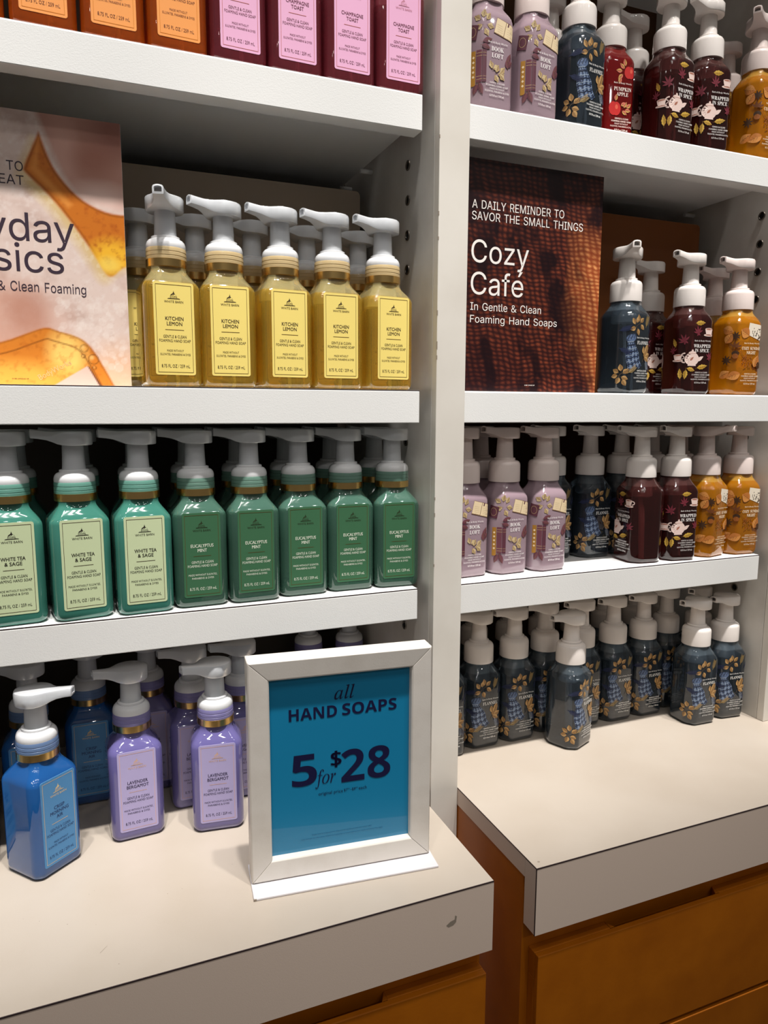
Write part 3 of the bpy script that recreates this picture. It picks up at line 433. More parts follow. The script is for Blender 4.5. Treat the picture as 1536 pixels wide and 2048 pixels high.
def drawer(parent, x0, x1, z0, z1, sc0, sc1, label=None):
    """drawer front with a finger scoop cut out of the back of its top edge"""
    m = MB(); yf, yb = -0.018, 0.0; lip = 0.0065
    m.box(x0, x1, yf, yf + lip, z0, z1, 0)
    m.box(x0, x1, yf + lip, yb, z0, z1 - 0.03, 0)
    if sc0 is None: m.box(x0, x1, yf + lip, yb, z1 - 0.03, z1, 0)
    else:
        for a, b, e in ((x0, sc0, sc0 + .006), (sc1, x1, sc1 - .006)):
            m.box(a, b, yf + lip, yb, z1 - 0.03, z1, 0)
            k = sc0 if e > sc0 and e < sc1 and b == sc0 else sc1     # rounded corner of the scoop
            m.add([(k, yf+lip, z1), (e, yf+lip, z1), (k, yb, z1), (k, yf+lip, z1-.03), (e, yf+lip, z1-.03), (k, yb, z1-.03)],
                  [(0,1,2), (3,5,4), (1,4,5,2)], 0)
    return m.build('drawer', [M_WOOD], parent, bevel=0.0008)
cab = thing('drawer_cabinet', 'honey brown drawer cabinet under the left counter, only its top right corner in view', 'cabinet', (0.09, -0.119, 0), 0, 'honey brown cabinets')
m = MB(); m.box(-0.258, 0.2545, 0.0, 0.44, 0.0, 0.8278); m.build('carcass', [M_WOOD], cab)
drawer(cab, -0.255, 0.2525, 0.607, 0.7465, -0.03, 0.148)
drawer(cab, -0.255, 0.2525, 0.460, 0.600, None, None)
cab = thing('drawer_cabinet', 'honey brown drawer cabinet under the right counter, two drawer fronts in view', 'cabinet', (0.66, -0.119, 0), 0, 'honey brown cabinets')
m = MB(); m.box(-0.2650, 0.28, 0.0, 0.44, 0.0, 0.8283); m.build('carcass', [M_WOOD], cab)
drawer(cab, -0.2560, 0.278, 0.607, 0.7450, -0.158, 0.0)
drawer(cab, -0.2560, 0.278, 0.460, 0.6005, None, None)

# backing boards standing behind the bottles on the middle shelves
def board(name, label, m_, cx, y, z, w, h, t=0.006, r=0.006):
    o = MB(); pts = []
    for (x, zz, a0) in ((w/2 - r, h - r, 0), (-w/2 + r, h - r, 90)):
        for k in range(6): a = radians(a0 + k*18); pts.append((x + r*cos(a), zz + r*sin(a)))
    pts += [(-w/2, 0), (w/2, 0)]
    o.rings([[(x, yy, zz) for x, zz in pts] for yy in (0, t)], 0, True, True, False)
    b = o.build(name, [m_]); b.location = (cx, y, z)
    return tag(b, label, 'backing board')
board('backing_board', 'taupe backing board standing behind the yellow bottles on the left bay shelf', M_BOARD_L, 0.126, 0.222, ZS['2'], 0.43, 0.2575)
board('backing_board', 'honey brown backing board standing behind the bottles beside the knit poster', M_BOARD_R, 0.648, 0.172, ZS['2'], 0.44, 0.2547)

# ================================================================== soap bottles: shared meshes
HW, HD = 0.0275, 0.02625
def outline(kind, n_arc=4):
    """half-rounded rectangle (w) or octagon (b) seen from above; starts at the middle of the front and runs to the right"""
    if kind == 'w': c = [(0.0220, -HD), (HW, -0.0200)]; rad = 0.0064
    else: c = [(0.0180, -HD), (HW, -0.0140)]; rad = 0.0040
    q = [(-c[0][0], -HD), c[0], c[1], (HW, -c[1][1]), (c[0][0], HD), (-c[0][0], HD), (-HW, -c[1][1]), (-HW, c[1][1])]
    pts = []
    n = len(q)
    for i in range(n):
        p0, p1, p2 = Vector(q[i-1]), Vector(q[i]), Vector(q[(i+1) % n])
        a = min(rad, (p1-p0).length*.45, (p2-p1).length*.45)
        s, e = p1 + (p0-p1).normalized()*a, p1 + (p2-p1).normalized()*a
        for k in range(n_arc + 1):
            t = k / n_arc
            pts.append(tuple(s*(1-t)**2 + p1*2*t*(1-t) + e*t*t))
    # rotate the list so that it starts just right of the front centre
    k0 = next(i for i, p in enumerate(pts) if p[0] > 0 and p[1] < -HD + 1e-6)
    return pts[k0:] + pts[:k0]
def make_body(kind):
    P = outline(kind); m = MB(); rn = 0.0196
    def ring(z, s=0.0, inset=0.0):
        out = []
        for (x, y) in P:
            l = hypot(x, y); a = atan2(y, x)
            bx, by = x*(1-inset/l), y*(1-inset/l)
            cx, cy = rn*cos(a), rn*sin(a)
            out.append((bx*(1-s)+cx*s, by*(1-s)+cy*s, z))
        return out
    R = [ring(0.0, 0, .0062), ring(0.0006, 0, .0038), ring(0.0022, 0, .0017), ring(0.0048, 0, .0005), ring(0.0080, 0, 0),
         ring(0.030, 0, 0), ring(0.065, 0, 0), ring(0.0955, 0, 0), ring(0.0985, .06, .0002), ring(0.1012, .20, .0003), ring(0.1045, .45), ring(0.1080, .72),
         ring(0.1108, .90), ring(0.1130, .985), ring(0.1146, 1.0), ring(0.1165, 1.0)]
    m.rings(R, 0, True, True)
    return m.mesh('bottle_body', [], 38)
BODY = {k: make_body(k) for k in 'wb'}
PERIM = {}
for k in 'wb':
    P = outline(k, 6); P = [(0.0, -HD)] + P
    def cum(seq):
        L = [0.0]
        for i in range(1, len(seq)): L.append(L[-1] + hypot(seq[i][0]-seq[i-1][0], seq[i][1]-seq[i-1][1]))
        return L
    right = [p for p in P if True][:len(P)//2 + 1]
    PERIM[k] = (right, cum(right))
def wrap(kind):
    pts, cl = PERIM[kind]
    def f(u, v, off=0.0):
        a = abs(u); s = 1 if u >= 0 else -1
        for i in range(1, len(cl)):
            if a <= cl[i] or i == len(cl)-1:
                t = (a - cl[i-1]) / max(cl[i]-cl[i-1], 1e-9)
                x = pts[i-1][0]*(1-t) + pts[i][0]*t; y = pts[i-1][1]*(1-t) + pts[i][1]*t
                dx, dy = pts[i][0]-pts[i-1][0], pts[i][1]-pts[i-1][1]; l = hypot(dx, dy) or 1
                nx, ny = dy/l, -dx/l
                o = off + 0.00025
                return (s*(x + nx*o), y + ny*o, v)
    return f
def flat_front(u, v, off=0.0): return (u, -HD - 0.0003 - off, v)

# pump meshes
def make_head():
    st = [(-.0185,.0004,.1832,.1722),(-.0178,.0052,.1836,.1712),(-.016,.0095,.1838,.1707),(-.012,.0142,.1840,.1705),(-.006,.0176,.1842,.1704),(0,.0186,.1842,.1704),
          (.006,.0175,.1842,.1705),(.011,.0146,.1841,.1709),(.015,.0110,.1840,.1719),(.019,.0082,.1840,.1738),(.024,.0066,.1844,.1757),(.031,.0057,.1852,.1770),(.0375,.0052,.1860,.1777)]
    m = MB(); R = []
    for x, h, zt, zb in st:
        b = min(.0018, h*.4, (zt-zb)*.3)
        R.append([(x,-h*.96,zb),(x,-h,zb+b*.5),(x,-h,zt-b*1.2),(x,-h+b*.5,zt-b*.3),(x,-h+b*1.4,zt),(x,0,zt+b*.25),(x,h-b*1.4,zt),(x,h-b*.5,zt-b*.3),(x,h,zt-b*1.2),(x,h,zb+b*.5),(x,h*.96,zb)])
    n = len(R[0])
    tip = R[-1]; cy, cz = 0, sum(p[2] for p in tip)/n
    R.append([(p[0]+.0004, cy+(p[1]-cy)*.68, cz+(p[2]-cz)*.62) for p in tip])
    R.append([(p[0]-.005, cy+(p[1]-cy)*.66, cz+(p[2]-cz)*.60) for p in tip])
    m.rings(R, 0, True, False)
    o = len(m.v) - n; m.f.append(tuple(o+i for i in range(n))); m.m.append(1); m.sm.append(False)
    return m
def lathe_mesh(name, prof, mats, n=36, sharp=35):
    m = MB(); m.lathe(prof, n); return m.mesh(name, mats, sharp)
M_CLEAR = mat('frosted_clear_plastic', (238, 241, 245), 0.22, trans=0.38, coat=0.4)
M_CLEAR2 = mat('milky_plastic', (242, 243, 245), 0.2, trans=0.15, coat=0.4)
M_PALE = mat('glossy_white_plastic', (240, 232, 226), 0.2, coat=0.5)
M_PALE_PINK = mat('glossy_blush_plastic', (238, 222, 216), 0.2, coat=0.5)
M_SPOUT = mat('spout_shade', (120, 116, 114), 0.6)
_h = make_head()
HEAD_W = _h.mesh('pump_head', [M_CLEAR, M_SPOUT], 40)
HEAD_B = {k: _h.mesh('pump_head', [mm, M_SPOUT], 40) for k, mm in (('white', M_PALE), ('blush', M_PALE_PINK))}
STEM_W = lathe_mesh('pump_stem', [(.0112,.1455),(.0108,.150),(.0104,.158),(.0100,.1712)], [M_CLEAR])
TUBE_W = lathe_mesh('inner_tube', [(.0066,.1468),(.0064,.1708)], [M_CLEAR2], 20)
DOME_W = lathe_mesh('pump_dome', [(.0190,.1348),(.0192,.1365),(.0190,.1385),(.0182,.1410),(.0165,.1430),(.0143,.1440),(.0139,.1441),(.0138,.1462),(.0124,.1468),(.0110,.1468)], [M_CLEAR2])
BAND_W = lathe_mesh('neck_band', [(.0193,.1163),(.0199,.1165),(.0199,.1236),(.0194,.1238)], [M_GOLD])
def stem_b(mm): return lathe_mesh('pump_stem', [(.0116,.1455),(.0110,.147),(.0104,.158),(.0097,.1712)], [mm])
def collar_b(mm): return lathe_mesh('collar', [(.0194,.1160),(.0202,.1164),(.0203,.1185),(.0201,.1370),(.0196,.1393),(.0184,.1413),(.0164,.1425),(.0140,.1431),(.0137,.1433),(.0136,.1455),(.0125,.1461),(.0115,.1462)], [mm])
STEM_B = {'white': stem_b(M_PALE), 'blush': stem_b(M_PALE_PINK)}
COLLAR_B = {'white': collar_b(M_PALE), 'blush': collar_b(M_PALE_PINK)}

# ------------------------------------------------------------------ paper labels of the clear-pump bottles
def rrect(w, h, r, cx, cy, n=5):
    out = []
    for sx, sy, a0 in ((1,1,0),(-1,1,90),(-1,-1,180),(1,-1,270)):
        for k in range(n+1):
            a = radians(a0 + 90*k/n); out.append((cx + sx*(w/2-r) + r*cos(a), cy + sy*(h/2-r) + r*sin(a)))
    return out
LW, LH, LC = 0.0388, 0.0885, 0.0557
def line2(mb, mi, a, b, w, place, off):
    d = Vector((b[0]-a[0], b[1]-a[1])); l = d.length or 1; nx, ny = -d.y/l*w/2, d.x/l*w/2
    mb.add([place(a[0]+nx,a[1]+ny,off),place(a[0]-nx,a[1]-ny,off),place(b[0]-nx,b[1]-ny,off),place(b[0]+nx,b[1]+ny,off)], [(0,1,2,3)], mi)
def barn(mb, mi, mp, cx, y0, s):
    """little gambrel barn drawn in line work: mi ink, mp paper"""
    P = flat_front
    def pl(pts, k, off=.00012): mb.add([P(cx+a*s, y0+b*s, off) for a, b in pts], [tuple(range(len(pts)))], k)
    pl([(-.62,0),(-.62,.38),(-.50,.72),(-.12,.98),(.10,.98),(.46,.66),(.60,.34),(.60,0)], mi)        # massed barn
    pl([(-.04,.06),(-.04,.40),(.06,.66),(.26,.82),(.44,.60),(.54,.36),(.54,.06)], mp, .00018)           # pale gable
    for k in range(7): line2(mb, mp, (cx+(-.55+.075*k)*s, y0+.06*s), (cx+(-.49+.075*k)*s, y0+(.52+.04*k)*s), .00022, P, .00018)
    for a in (.03, .18, .33, .48): line2(mb, mi, (cx+a*s, y0+.05*s), (cx+a*s, y0+.34*s), .0003, P, .00024)
    line2(mb, mi, (cx-.02*s, y0+.36*s), (cx+.52*s, y0+.36*s), .00025, P, .00024)
    line2(mb, mi, (cx+.20*s, y0+.48*s), (cx+.30*s, y0+.48*s), .0005, P, .00024)
    pl([(-.10,.96),(-.10,1.14),(.0,1.26),(.10,1.14),(.10,.96)], mi)
    line2(mb, mi, (cx, y0+1.2*s), (cx, y0+1.42*s), .00022, P, .00012)
    line2(mb, mi, (cx-1.1*s, y0-.03*s), (cx+1.15*s, y0-.03*s), .00026, P, .00012)
    for k in range(9):
        a = -1.05 + k*.06; line2(mb, mi, (cx+a*s, y0-.02*s), (cx+(a+.14)*s, y0+(.06+.03*(k%3))*s), .0002, P, .00012)
        a = .62 + k*.055; line2(mb, mi, (cx+a*s, y0-.02*s), (cx+(a+.03)*s, y0+(.16-.012*k)*s), .0002, P, .00012)
def paper_label(key, paper, ink, rule, logo, name, split):
    Mp = mat(key+'_label_paper', paper, 0.5); Mi = mat(key+'_label_ink', ink, 0.5)
    Mr = mat(key+'_label_rule', rule, 0.35); Ml = mat(key+'_label_logo', logo, 0.4)
    m = MB(); top = LC + LH/2
    R = rrect(LW, LH, .0022, 0, LC)
    m.rings([[(u, -HD + .0002, v) for u, v in R], [(u, -HD - .0003, v) for u, v in R]], 0, True, True, False)
    bx, by, w = LW/2 - .0024, LH/2 - .0026, .0004
    for a, b in (((-bx, LC+by), (bx, LC+by)), ((bx, LC+by), (bx, LC-by)), ((bx, LC-by), (-bx, LC-by)), ((-bx, LC-by), (-bx, LC+by))):
        line2(m, 2, a, b, w, flat_front, .00012)
    T = lambda s, y, cap, wd, mi=1: put_text(m, mi, s, 0, top - y*.937, cap*.94, wd*.785, place=flat_front, off=.00015)
    barn(m, 3, 0, 0, top - .0156, .0054)
    T('WHITE BARN', .0208, .0023, .0232, 3)
    if name:
        wd = {'KITCHEN':.0222,'LEMON':.0188,'WHITE TEA':.0268,'& SAGE':.0190,'EUCALYPTUS':.0295,'MINT':.0120,'LAVENDER':.0260,'BERGAMOT':.0282,'CRISP':.0150,'MORNING':.0262,'AIR':.0090,'CHAMPAGNE':.0300,'TOAST':.0165}
        y0 = .0385 if len(name) == 2 else .0352
        for i, s in enumerate(name):
            for d in (0, .0001): put_text(m, 1, s, d, top - (y0 + i*.0052)*.937, .0034, wd[s]*.785, place=flat_front, off=.00015 + d*.1)
        yr = y0 + len(name)*.0052 - .0007
        line2(m, 2, (-.0090, top-yr*.937), (.0090, top-yr*.937), .00045, flat_front, .00012)
        d = yr - .0471
    else: d = 0
    T('GENTLE & CLEAN', .0555+d*.8, .0028, .0285); T('FOAMING HAND SOAP', .0598+d*.8, .0028, .0385)
    for i, s in enumerate(split): T(s, .0698+d*.6+i*.0038, .0021, .0285 if s in ('PARABENS & DYES',) else (.0205 if s == 'MADE WITHOUT' else .0372))
    T('8.75 FL OZ / 259 mL', .0868, .0032, .0350)
    return m.mesh('label', [Mp, Mi, Mr, Ml])
SPLIT_A = ('MADE WITHOUT', 'SULFATES, PARABENS & DYES'); SPLIT_B = ('MADE WITHOUT SULFATES,', 'PARABENS & DYES')

def liquid(name, rgb, trans, rough=0.06, shell=None, level=0.100, sss=0.0, coat=1.0):
    """soap seen through its clear bottle; above the fill level the empty plastic is paler"""
    m = mat(name, rgb, rough, trans=trans, coat=coat, ior=1.38, sss=sss)
    nt = m.node_tree; b = nt.nodes['Principled BSDF']
    if shell:
        tc = nt.nodes.new('ShaderNodeTexCoord'); sx = nt.nodes.new('ShaderNodeSeparateXYZ')
        mr = nt.nodes.new('ShaderNodeMapRange'); mr.inputs['From Min'].default_value = level; mr.inputs['From Max'].default_value = level + .0012
        mx = nt.nodes.new('ShaderNodeMix'); mx.data_type = 'RGBA'
        mx.inputs['A'].default_value = srgb(rgb); mx.inputs['B'].default_value = srgb(shell)
        nt.links.new(tc.outputs['Object'], sx.inputs[0]); nt.links.new(sx.outputs['Z'], mr.inputs['Value'])
        nt.links.new(mr.outputs['Result'], mx.inputs['Factor']); nt.links.new(mx.outputs['Result'], b.inputs['Base Color'])
    return m
WB = {   # key: liquid material, collar colour, label mesh
 'lemon': (liquid('lemon_soap', (242, 198, 72), 0.78, shell=(238, 222, 156)), (226, 200, 150), paper_label('lemon', (248, 224, 126), (62, 46, 28), (92, 66, 30), (62, 46, 28), ('KITCHEN','LEMON'), SPLIT_A)),
 'tea': (liquid('teal_pearl_soap', (60, 120, 106), 0.0, 0.07, coat=1.0), (118, 176, 160), paper_label('tea', (204, 217, 174), (34, 28, 26), (74, 56, 42), (40, 32, 30), ('WHITE TEA','& SAGE'), SPLIT_B)),
 'mint': (liquid('mint_green_soap', (62, 98, 82), 0.35, 0.06, shell=(84, 124, 108), level=.098), (118, 156, 140), paper_label('mint', (58, 104, 72), (226, 232, 214), (86, 74, 36), (44, 56, 34), ('EUCALYPTUS','MINT'), SPLIT_B)),
 'blue': (liquid('blue_pearl_soap', (28, 84, 148), 0.0, 0.07, coat=1.0), (120, 148, 192), paper_label('blue', (82, 146, 200), (26, 48, 104), (226, 196, 142), (232, 206, 150), ('CRISP','MORNING','AIR'), SPLIT_A)),
 'lav': (liquid('lavender_pearl_soap', (104, 97, 152), 0.0, 0.07, coat=1.0), (150, 144, 198), paper_label('lav', (180, 170, 214), (44, 34, 72), (222, 178, 158), (216, 176, 150), ('LAVENDER','BERGAMOT'), SPLIT_B)),
 'pink': (liquid('berry_pink_soap', (158, 62, 74), 0.70, shell=(200, 140, 150)), (206, 150, 160), paper_label('pink', (236, 178, 212), (112, 52, 74), (190, 112, 104), (196, 130, 150), ('CHAMPAGNE','TOAST'), SPLIT_A)),
 'orange': (liquid('orange_soap', (206, 92, 24), 0.62, shell=(230, 150, 90)), (226, 168, 120), paper_label('orange', (246, 160, 82), (112, 52, 24), (214, 132, 44), (150, 80, 30), None, SPLIT_A)),
}
WBP = {}
for k, (lm, cc, lab) in WB.items():
    bm_ = BODY['w'].copy(); bm_.materials.append(lm)
    cm = mat(k+'_collar_plastic', cc, 0.2, trans=0.25, coat=0.4)
    col = lathe_mesh('collar', [(.0190,.1236),(.0196,.1238),(.0197,.1262),(.0194,.1265),(.0194,.1270),(.0197,.1273),(.0196,.1300),(.0193,.1303),(.0193,.1308),(.0195,.1311),(.0194,.1340),(.0190,.1349)], [cm])
    WBP[k] = (bm_, col, lab)

# ------------------------------------------------------------------ prints on the opaque-pump bottles
WP = wrap('b')
class Art:
    def __init__(s, cols):
        s.m = MB(); s.keys = list(cols); s.mats = [mat('print_' + '_'.join(str(c) for c in cols[k]), cols[k], 0.45) for k in cols]
        s.z = 0.0
    def i(s, k): return s.keys.index(k)
    def grid(s, fn, nu, nv, k):
        vs = [WP(*fn(a/nu, b/nv), s.z) for b in range(nv+1) for a in range(nu+1)]
        s.m.add(vs, [(b*(nu+1)+a, b*(nu+1)+a+1, (b+1)*(nu+1)+a+1, (b+1)*(nu+1)+a) for b in range(nv) for a in range(nu)], s.i(k))
    def up(s): s.z = min(s.z + .000014, .0011)
    def rect(s, u, v, w, h, ang, k, nu=3, nv=3):
        s.up(); c, d = cos(radians(ang)), sin(radians(ang)); nu = max(nu, int(w/.0012) + 1)
        s.grid(lambda a, b: (u + (a-.5)*w*c - (b-.5)*h*d, v + (a-.5)*w*d + (b-.5)*h*c), nu, nv, k)
    def line(s, pts, w, k):
        s.z += .00001
        for (a, b), (c, d) in zip(pts, pts[1:]):
            l = hypot(c-a, d-b) or 1; nx, ny = -(d-b)/l*w/2, (c-a)/l*w/2
            s.grid(lambda x, y: (a+(c-a)*x + nx*(2*y-1), b+(d-b)*x + ny*(2*y-1)), max(2, int(l/.0015)), 1, k)
        s.z -= .00001
    def leaf(s, u, v, L, W, ang, k, k2=None, vein=None, lobes=0, n=14):
        """leaf standing on its stem end (u, v); two halves and a midrib"""
        s.up(); c, d = cos(radians(ang)), sin(radians(ang))
        def half(sgn):
            def f(a, b):
                w = W/2*sin(pi*min(1, max(0, b))**.85)
                if lobes: w *= .70 + .30*abs(cos(pi*b*lobes))
                y = sgn*a*w; return (u + b*L*c - y*d, v + b*L*d + y*c)
            return f
        s.grid(half(1), 2, n, k); s.grid(half(-1), 2, n, k2 or k)
        if vein:
            s.line([(u - L*.15*c, v - L*.15*d), (u + L*.92*c, v + L*.92*d)], .00035, vein)
            for t in (.3, .5, .7):
                for g in (45, -45):
                    e = radians(ang + g); q = W*.33
                    s.line([(u+t*L*c, v+t*L*d), (u+t*L*c+q*cos(e), v+t*L*d+q*sin(e))], .00025, vein)
    def sprig(s, u, v, L, ang, k, needle=.35, w=.0004, n=8):
        c, d = cos(radians(ang)), sin(radians(ang))
        s.line([(u, v), (u+L*c, v+L*d)], w*1.3, k)
        for j in range(n):
            t = .15 + .85*j/n
            for g in (38, -38):
                e = radians(ang + g); q = L*needle*(1 - .4*abs(t-.5))
                s.line([(u+t*L*c, v+t*L*d), (u+t*L*c+q*cos(e), v+t*L*d+q*sin(e))], w, k)
    def ell(s, u, v, a, b, k, ang=0, n=16):
        s.up(); c, d = cos(radians(ang)), sin(radians(ang))
        s.grid(lambda x, y: (u + a*y*cos(2*pi*x)*c - b*y*sin(2*pi*x)*d, v + a*y*cos(2*pi*x)*d + b*y*sin(2*pi*x)*c), n, 2, k)
    def arc(s, u, v, a, b, t0, t1, w, k, n=10):
        s.line([(u + a*cos(radians(t0+(t1-t0)*i/n)), v + b*sin(radians(t0+(t1-t0)*i/n))) for i in range(n+1)], w, k)
    def star(s, u, v, r, k, n=8):
        for j in range(n): a = 360*j/n + 11; s.leaf(u, v, r, r*.32, a, k, n=5)
    def text(s, t, u, v, cap, w=None, font=None, k='white', fat=0):
        s.up()
        for q in range(fat + 1): put_text(s.m, s.i(k), t, u + q*.00016, v, cap, w, font=font, place=WP, off=s.z)
    def facts(s, c):
        s.text('Bath & Body Works', c, .0690, .0019, .0250)
        s.text('GENTLE & CLEAN', c, .0278, .0019, .0190, fat=1); s.text('FOAMING HAND SOAP', c, .0247, .0019, .0282, fat=1)
        s.text('MADE WITHOUT', c, .0218, .0017, .0190); s.text('SULFATES, PARABENS & DYES', c, .0188, .0017, .0310)
        s.text('8.75 fl oz / 259 mL', c, .0143, .0022, .0190, fat=1)
    def cup(s, u, v, w, k, k2):
        s.ell(u, v-.34*w, .62*w, .13*w, k); s.ell(u, v-.32*w, .42*w, .06*w, k2)
        s.grid(lambda a, b: (u + (a-.5)*w*(.55+.40*b**.6), v - .30*w + b*.55*w), 4, 4, k)
        s.ell(u, v+.26*w, .475*w, .12*w, k); s.ell(u, v+.26*w, .39*w, .08*w, k2)
        s.arc(u+.50*w, v+.02*w, .20*w, .18*w, -100, 100, .08*w, k)
    def pot(s, u, v, w, k, k2):
        s.ell(u, v-.03*w, .36*w, .30*w, k); s.rect(u, v-.31*w, .42*w, .06*w, 0, k); s.ell(u, v+.24*w, .20*w, .08*w, k)
        s.ell(u, v+.35*w, .05*w, .05*w, k); s.arc(u-.36*w, v+.02*w, .17*w, .21*w, 80, 280, .06*w, k)
        s.leaf(u+.24*w, v-.12*w, .42*w, .17*w, 32, k); s.line([(u-.2*w, v+.22*w), (u+.2*w, v+.22*w)], .0004, k2)
        s.leaf(u-.12*w, v-.10*w, .26*w, .10*w, 40, k2, n=6)
    def mesh(s): return s.m.mesh('printed_design', s.mats)

def art_bookloft():
    a = Art({'white': (244,238,236), 'cream': (232,210,172), 'edge': (120,86,62), 'gold': (206,184,138), 'gold2': (182,156,112), 'plum': (110,62,74), 'plum2': (92,50,62), 'brown': (134,84,44), 'ochre': (168,120,44)})
    c = .0
    for (u, v, an) in ((-.0215,.092,150),(-.0185,.0935,80),(-.0145,.0915,60),(-.0195,.086,200),(-.0135,.0865,-10),(-.0165,.0825,-60)): a.leaf(u, v, .0085, .0065, an, 'gold', 'gold2', 'edge', 2)
    a.rect(.0090, .0850, .0255, .0168, -14, 'edge', 6); a.rect(.0028, .0868, .0120, .0155, -14, 'cream', 4); a.rect(.0150, .0836, .0120, .0155, -14, 'cream', 4)
    a.rect(.0133, .0905, .0016, .0042, -14, 'plum2')
    for k in range(5): a.line([(-.0010, .0893-k*.0023), (.0060, .0876-k*.0023)], .0002, 'gold2'); a.line([(.0115, .0862-k*.0023), (.0185, .0845-k*.0023)], .0002, 'gold2')
    a.text('BOOK', c, .0614, .0045, .0160, 'S'); a.text('LOFT', c, .0548, .0045, .0150, 'S')
    # spines of old books on the left facet
    a.rect(-.0225, .0445, .0062, .0330, 0, 'plum', 4, 6); a.rect(-.0165, .0445, .0048, .0330, 0, 'plum2', 4, 6); a.rect(-.0290, .0425, .0052, .0360, 0, 'ochre', 4, 6)
    for v in (.058, .055, .034, .031): a.line([(-.0254,v),(-.0142,v)], .0005, 'gold2')
    for k in range(5): a.rect(-.0290, .054-k*.005, .0022, .0022, 45, 'cream', 1, 1)
    a.rect(-.0305, .0800, .0120, .0150, -12, 'plum2', 4, 4); a.arc(-.0305, .080, .004, .005, 0, 360, .0004, 'gold2')
    for (u, v, an, L) in ((.0125,.0500,70,.013),(.0110,.0480,35,.011),(.0135,.0460,100,.010)): a.leaf(u, v, L, .0058, an, 'plum', 'plum2', 'edge')
    for (u, v, an, L) in ((-.0185,.0690,20,.012),(-.0195,.0655,-15,.010),(-.0225,.0280,-70,.014),(-.0245,.0265,-110,.012)): a.leaf(u, v, L, .0058, an, 'plum', 'plum2', 'edge')
    for (u, v, an) in ((-.0065,.0430,110),(-.0050,.0425,35),(-.0015,.0400,70),(.0010,.0380,10),(-.0030,.0370,-60),(.0030,.0385,-40),(.0040,.0400,50)): a.leaf(u, v, .0085, .0062, an, 'gold', 'gold2', 'edge', 2)
    a.facts(c); return a.mesh()

def art_flannel():
    a = Art({'white': (238,236,232), 'gold': (190,150,96), 'gold2': (150,112,66), 'stem': (98,78,54), 'navy': (36,44,76), 'grey': (170,178,188), 'blue': (88, 106, 138), 'blue2': (34, 44, 66), 'pale': (164, 180, 200), 'twig': (166,138,86)})
    c = .0035
    for (u, v, an) in ((-.0130,.0860,120),(-.0100,.0880,70),(-.0055,.0900,100),(-.0030,.0890,40),(-.0120,.0820,200),(-.0080,.0810,-70),(-.0020,.0860,-40)): a.leaf(u, v, .0090, .0058, an, 'gold', 'gold2', 'stem')
    a.line([(-.0150,.0800),(-.0080,.0855),(.0010,.0900)], .0005, 'stem')
    a.sprig(.0085, .0830, .0140, 75, 'twig'); a.sprig(.0150, .0760, .0120, 55, 'navy')
    # knotted plaid cloth
    def cloth(x, y):
        t = (1 - y)**.85
        return (-.0240 + .0090*x + t*(.0015 + .0165*x) + .0012*sin(9*y + 3*x), .0690 - .0430*t + .0085*t*x + .0010*sin(14*x)*t)
    a.up(); a.grid(cloth, 20, 24, 'blue')
    for k in range(7):
        t = .03 + k*.14
        a.up(); a.grid(lambda x, y: cloth(t + (.065 if k % 2 == 0 else .03)*x, y), 2, 24, 'blue2' if k % 2 == 0 else 'pale')
    for k in range(10):
        t = .03 + k*.098
        a.up(); a.grid(lambda x, y: cloth(x, t + (.036 if k % 2 == 0 else .016)*y), 20, 1, 'blue2' if k % 2 == 0 else 'pale')
    a.ell(-.0175, .0690, .0072, .0048, 'blue', 20)
    for k in range(3): a.line([(-.0230+k*.004, .0660+k*.0012), (-.0200+k*.004, .0730+k*.001)], .0009, 'blue2')
    a.arc(-.0175, .0690, .0072, .0048, 0, 360, .0006, 'blue2')
    a.text('FLANNEL', c, .0617, .0042, .0225, 'S')
    for (u, v, an) in ((.0070,.0500,100),(.0090,.0500,60),(.0095,.0470,20),(.0075,.0460,-30),(.0110,.0530,75)): a.leaf(u, v, .0100, .0062, an, 'gold', 'gold2', 'stem')
    a.line([(.0040,.0400),(.0085,.0480),(.0130,.0600)], .0005, 'stem'); a.ell(.0080, .0490, .0022, .0026, 'gold2')
    a.sprig(.0085, .0420, .0150, -48, 'navy'); a.sprig(.0100, .0430, .0130, -70, 'grey', w=.0003)
    a.sprig(-.0340, .0780, .0150, 15, 'navy', w=.0006); a.sprig(-.0330, .0570, .0150, -25, 'navy', w=.0006); a.sprig(-.0215, .0250, .0150, 35, 'twig', w=.0005)
    for (u, v, an) in ((-.0320,.0260,150),(-.0290,.0280,100),(-.0265,.0250,40),(-.0285,.0205,-20),(-.0310,.0200,-110),(-.0270,.0170,-60),(-.0330,.0225,190)): a.leaf(u, v, .0088, .0060, an, 'gold', 'gold2', 'stem')
    a.line([(-.0360,.0130),(-.0300,.0240),(-.0240,.0280)], .0005, 'stem')
    a.facts(c); return a.mesh()

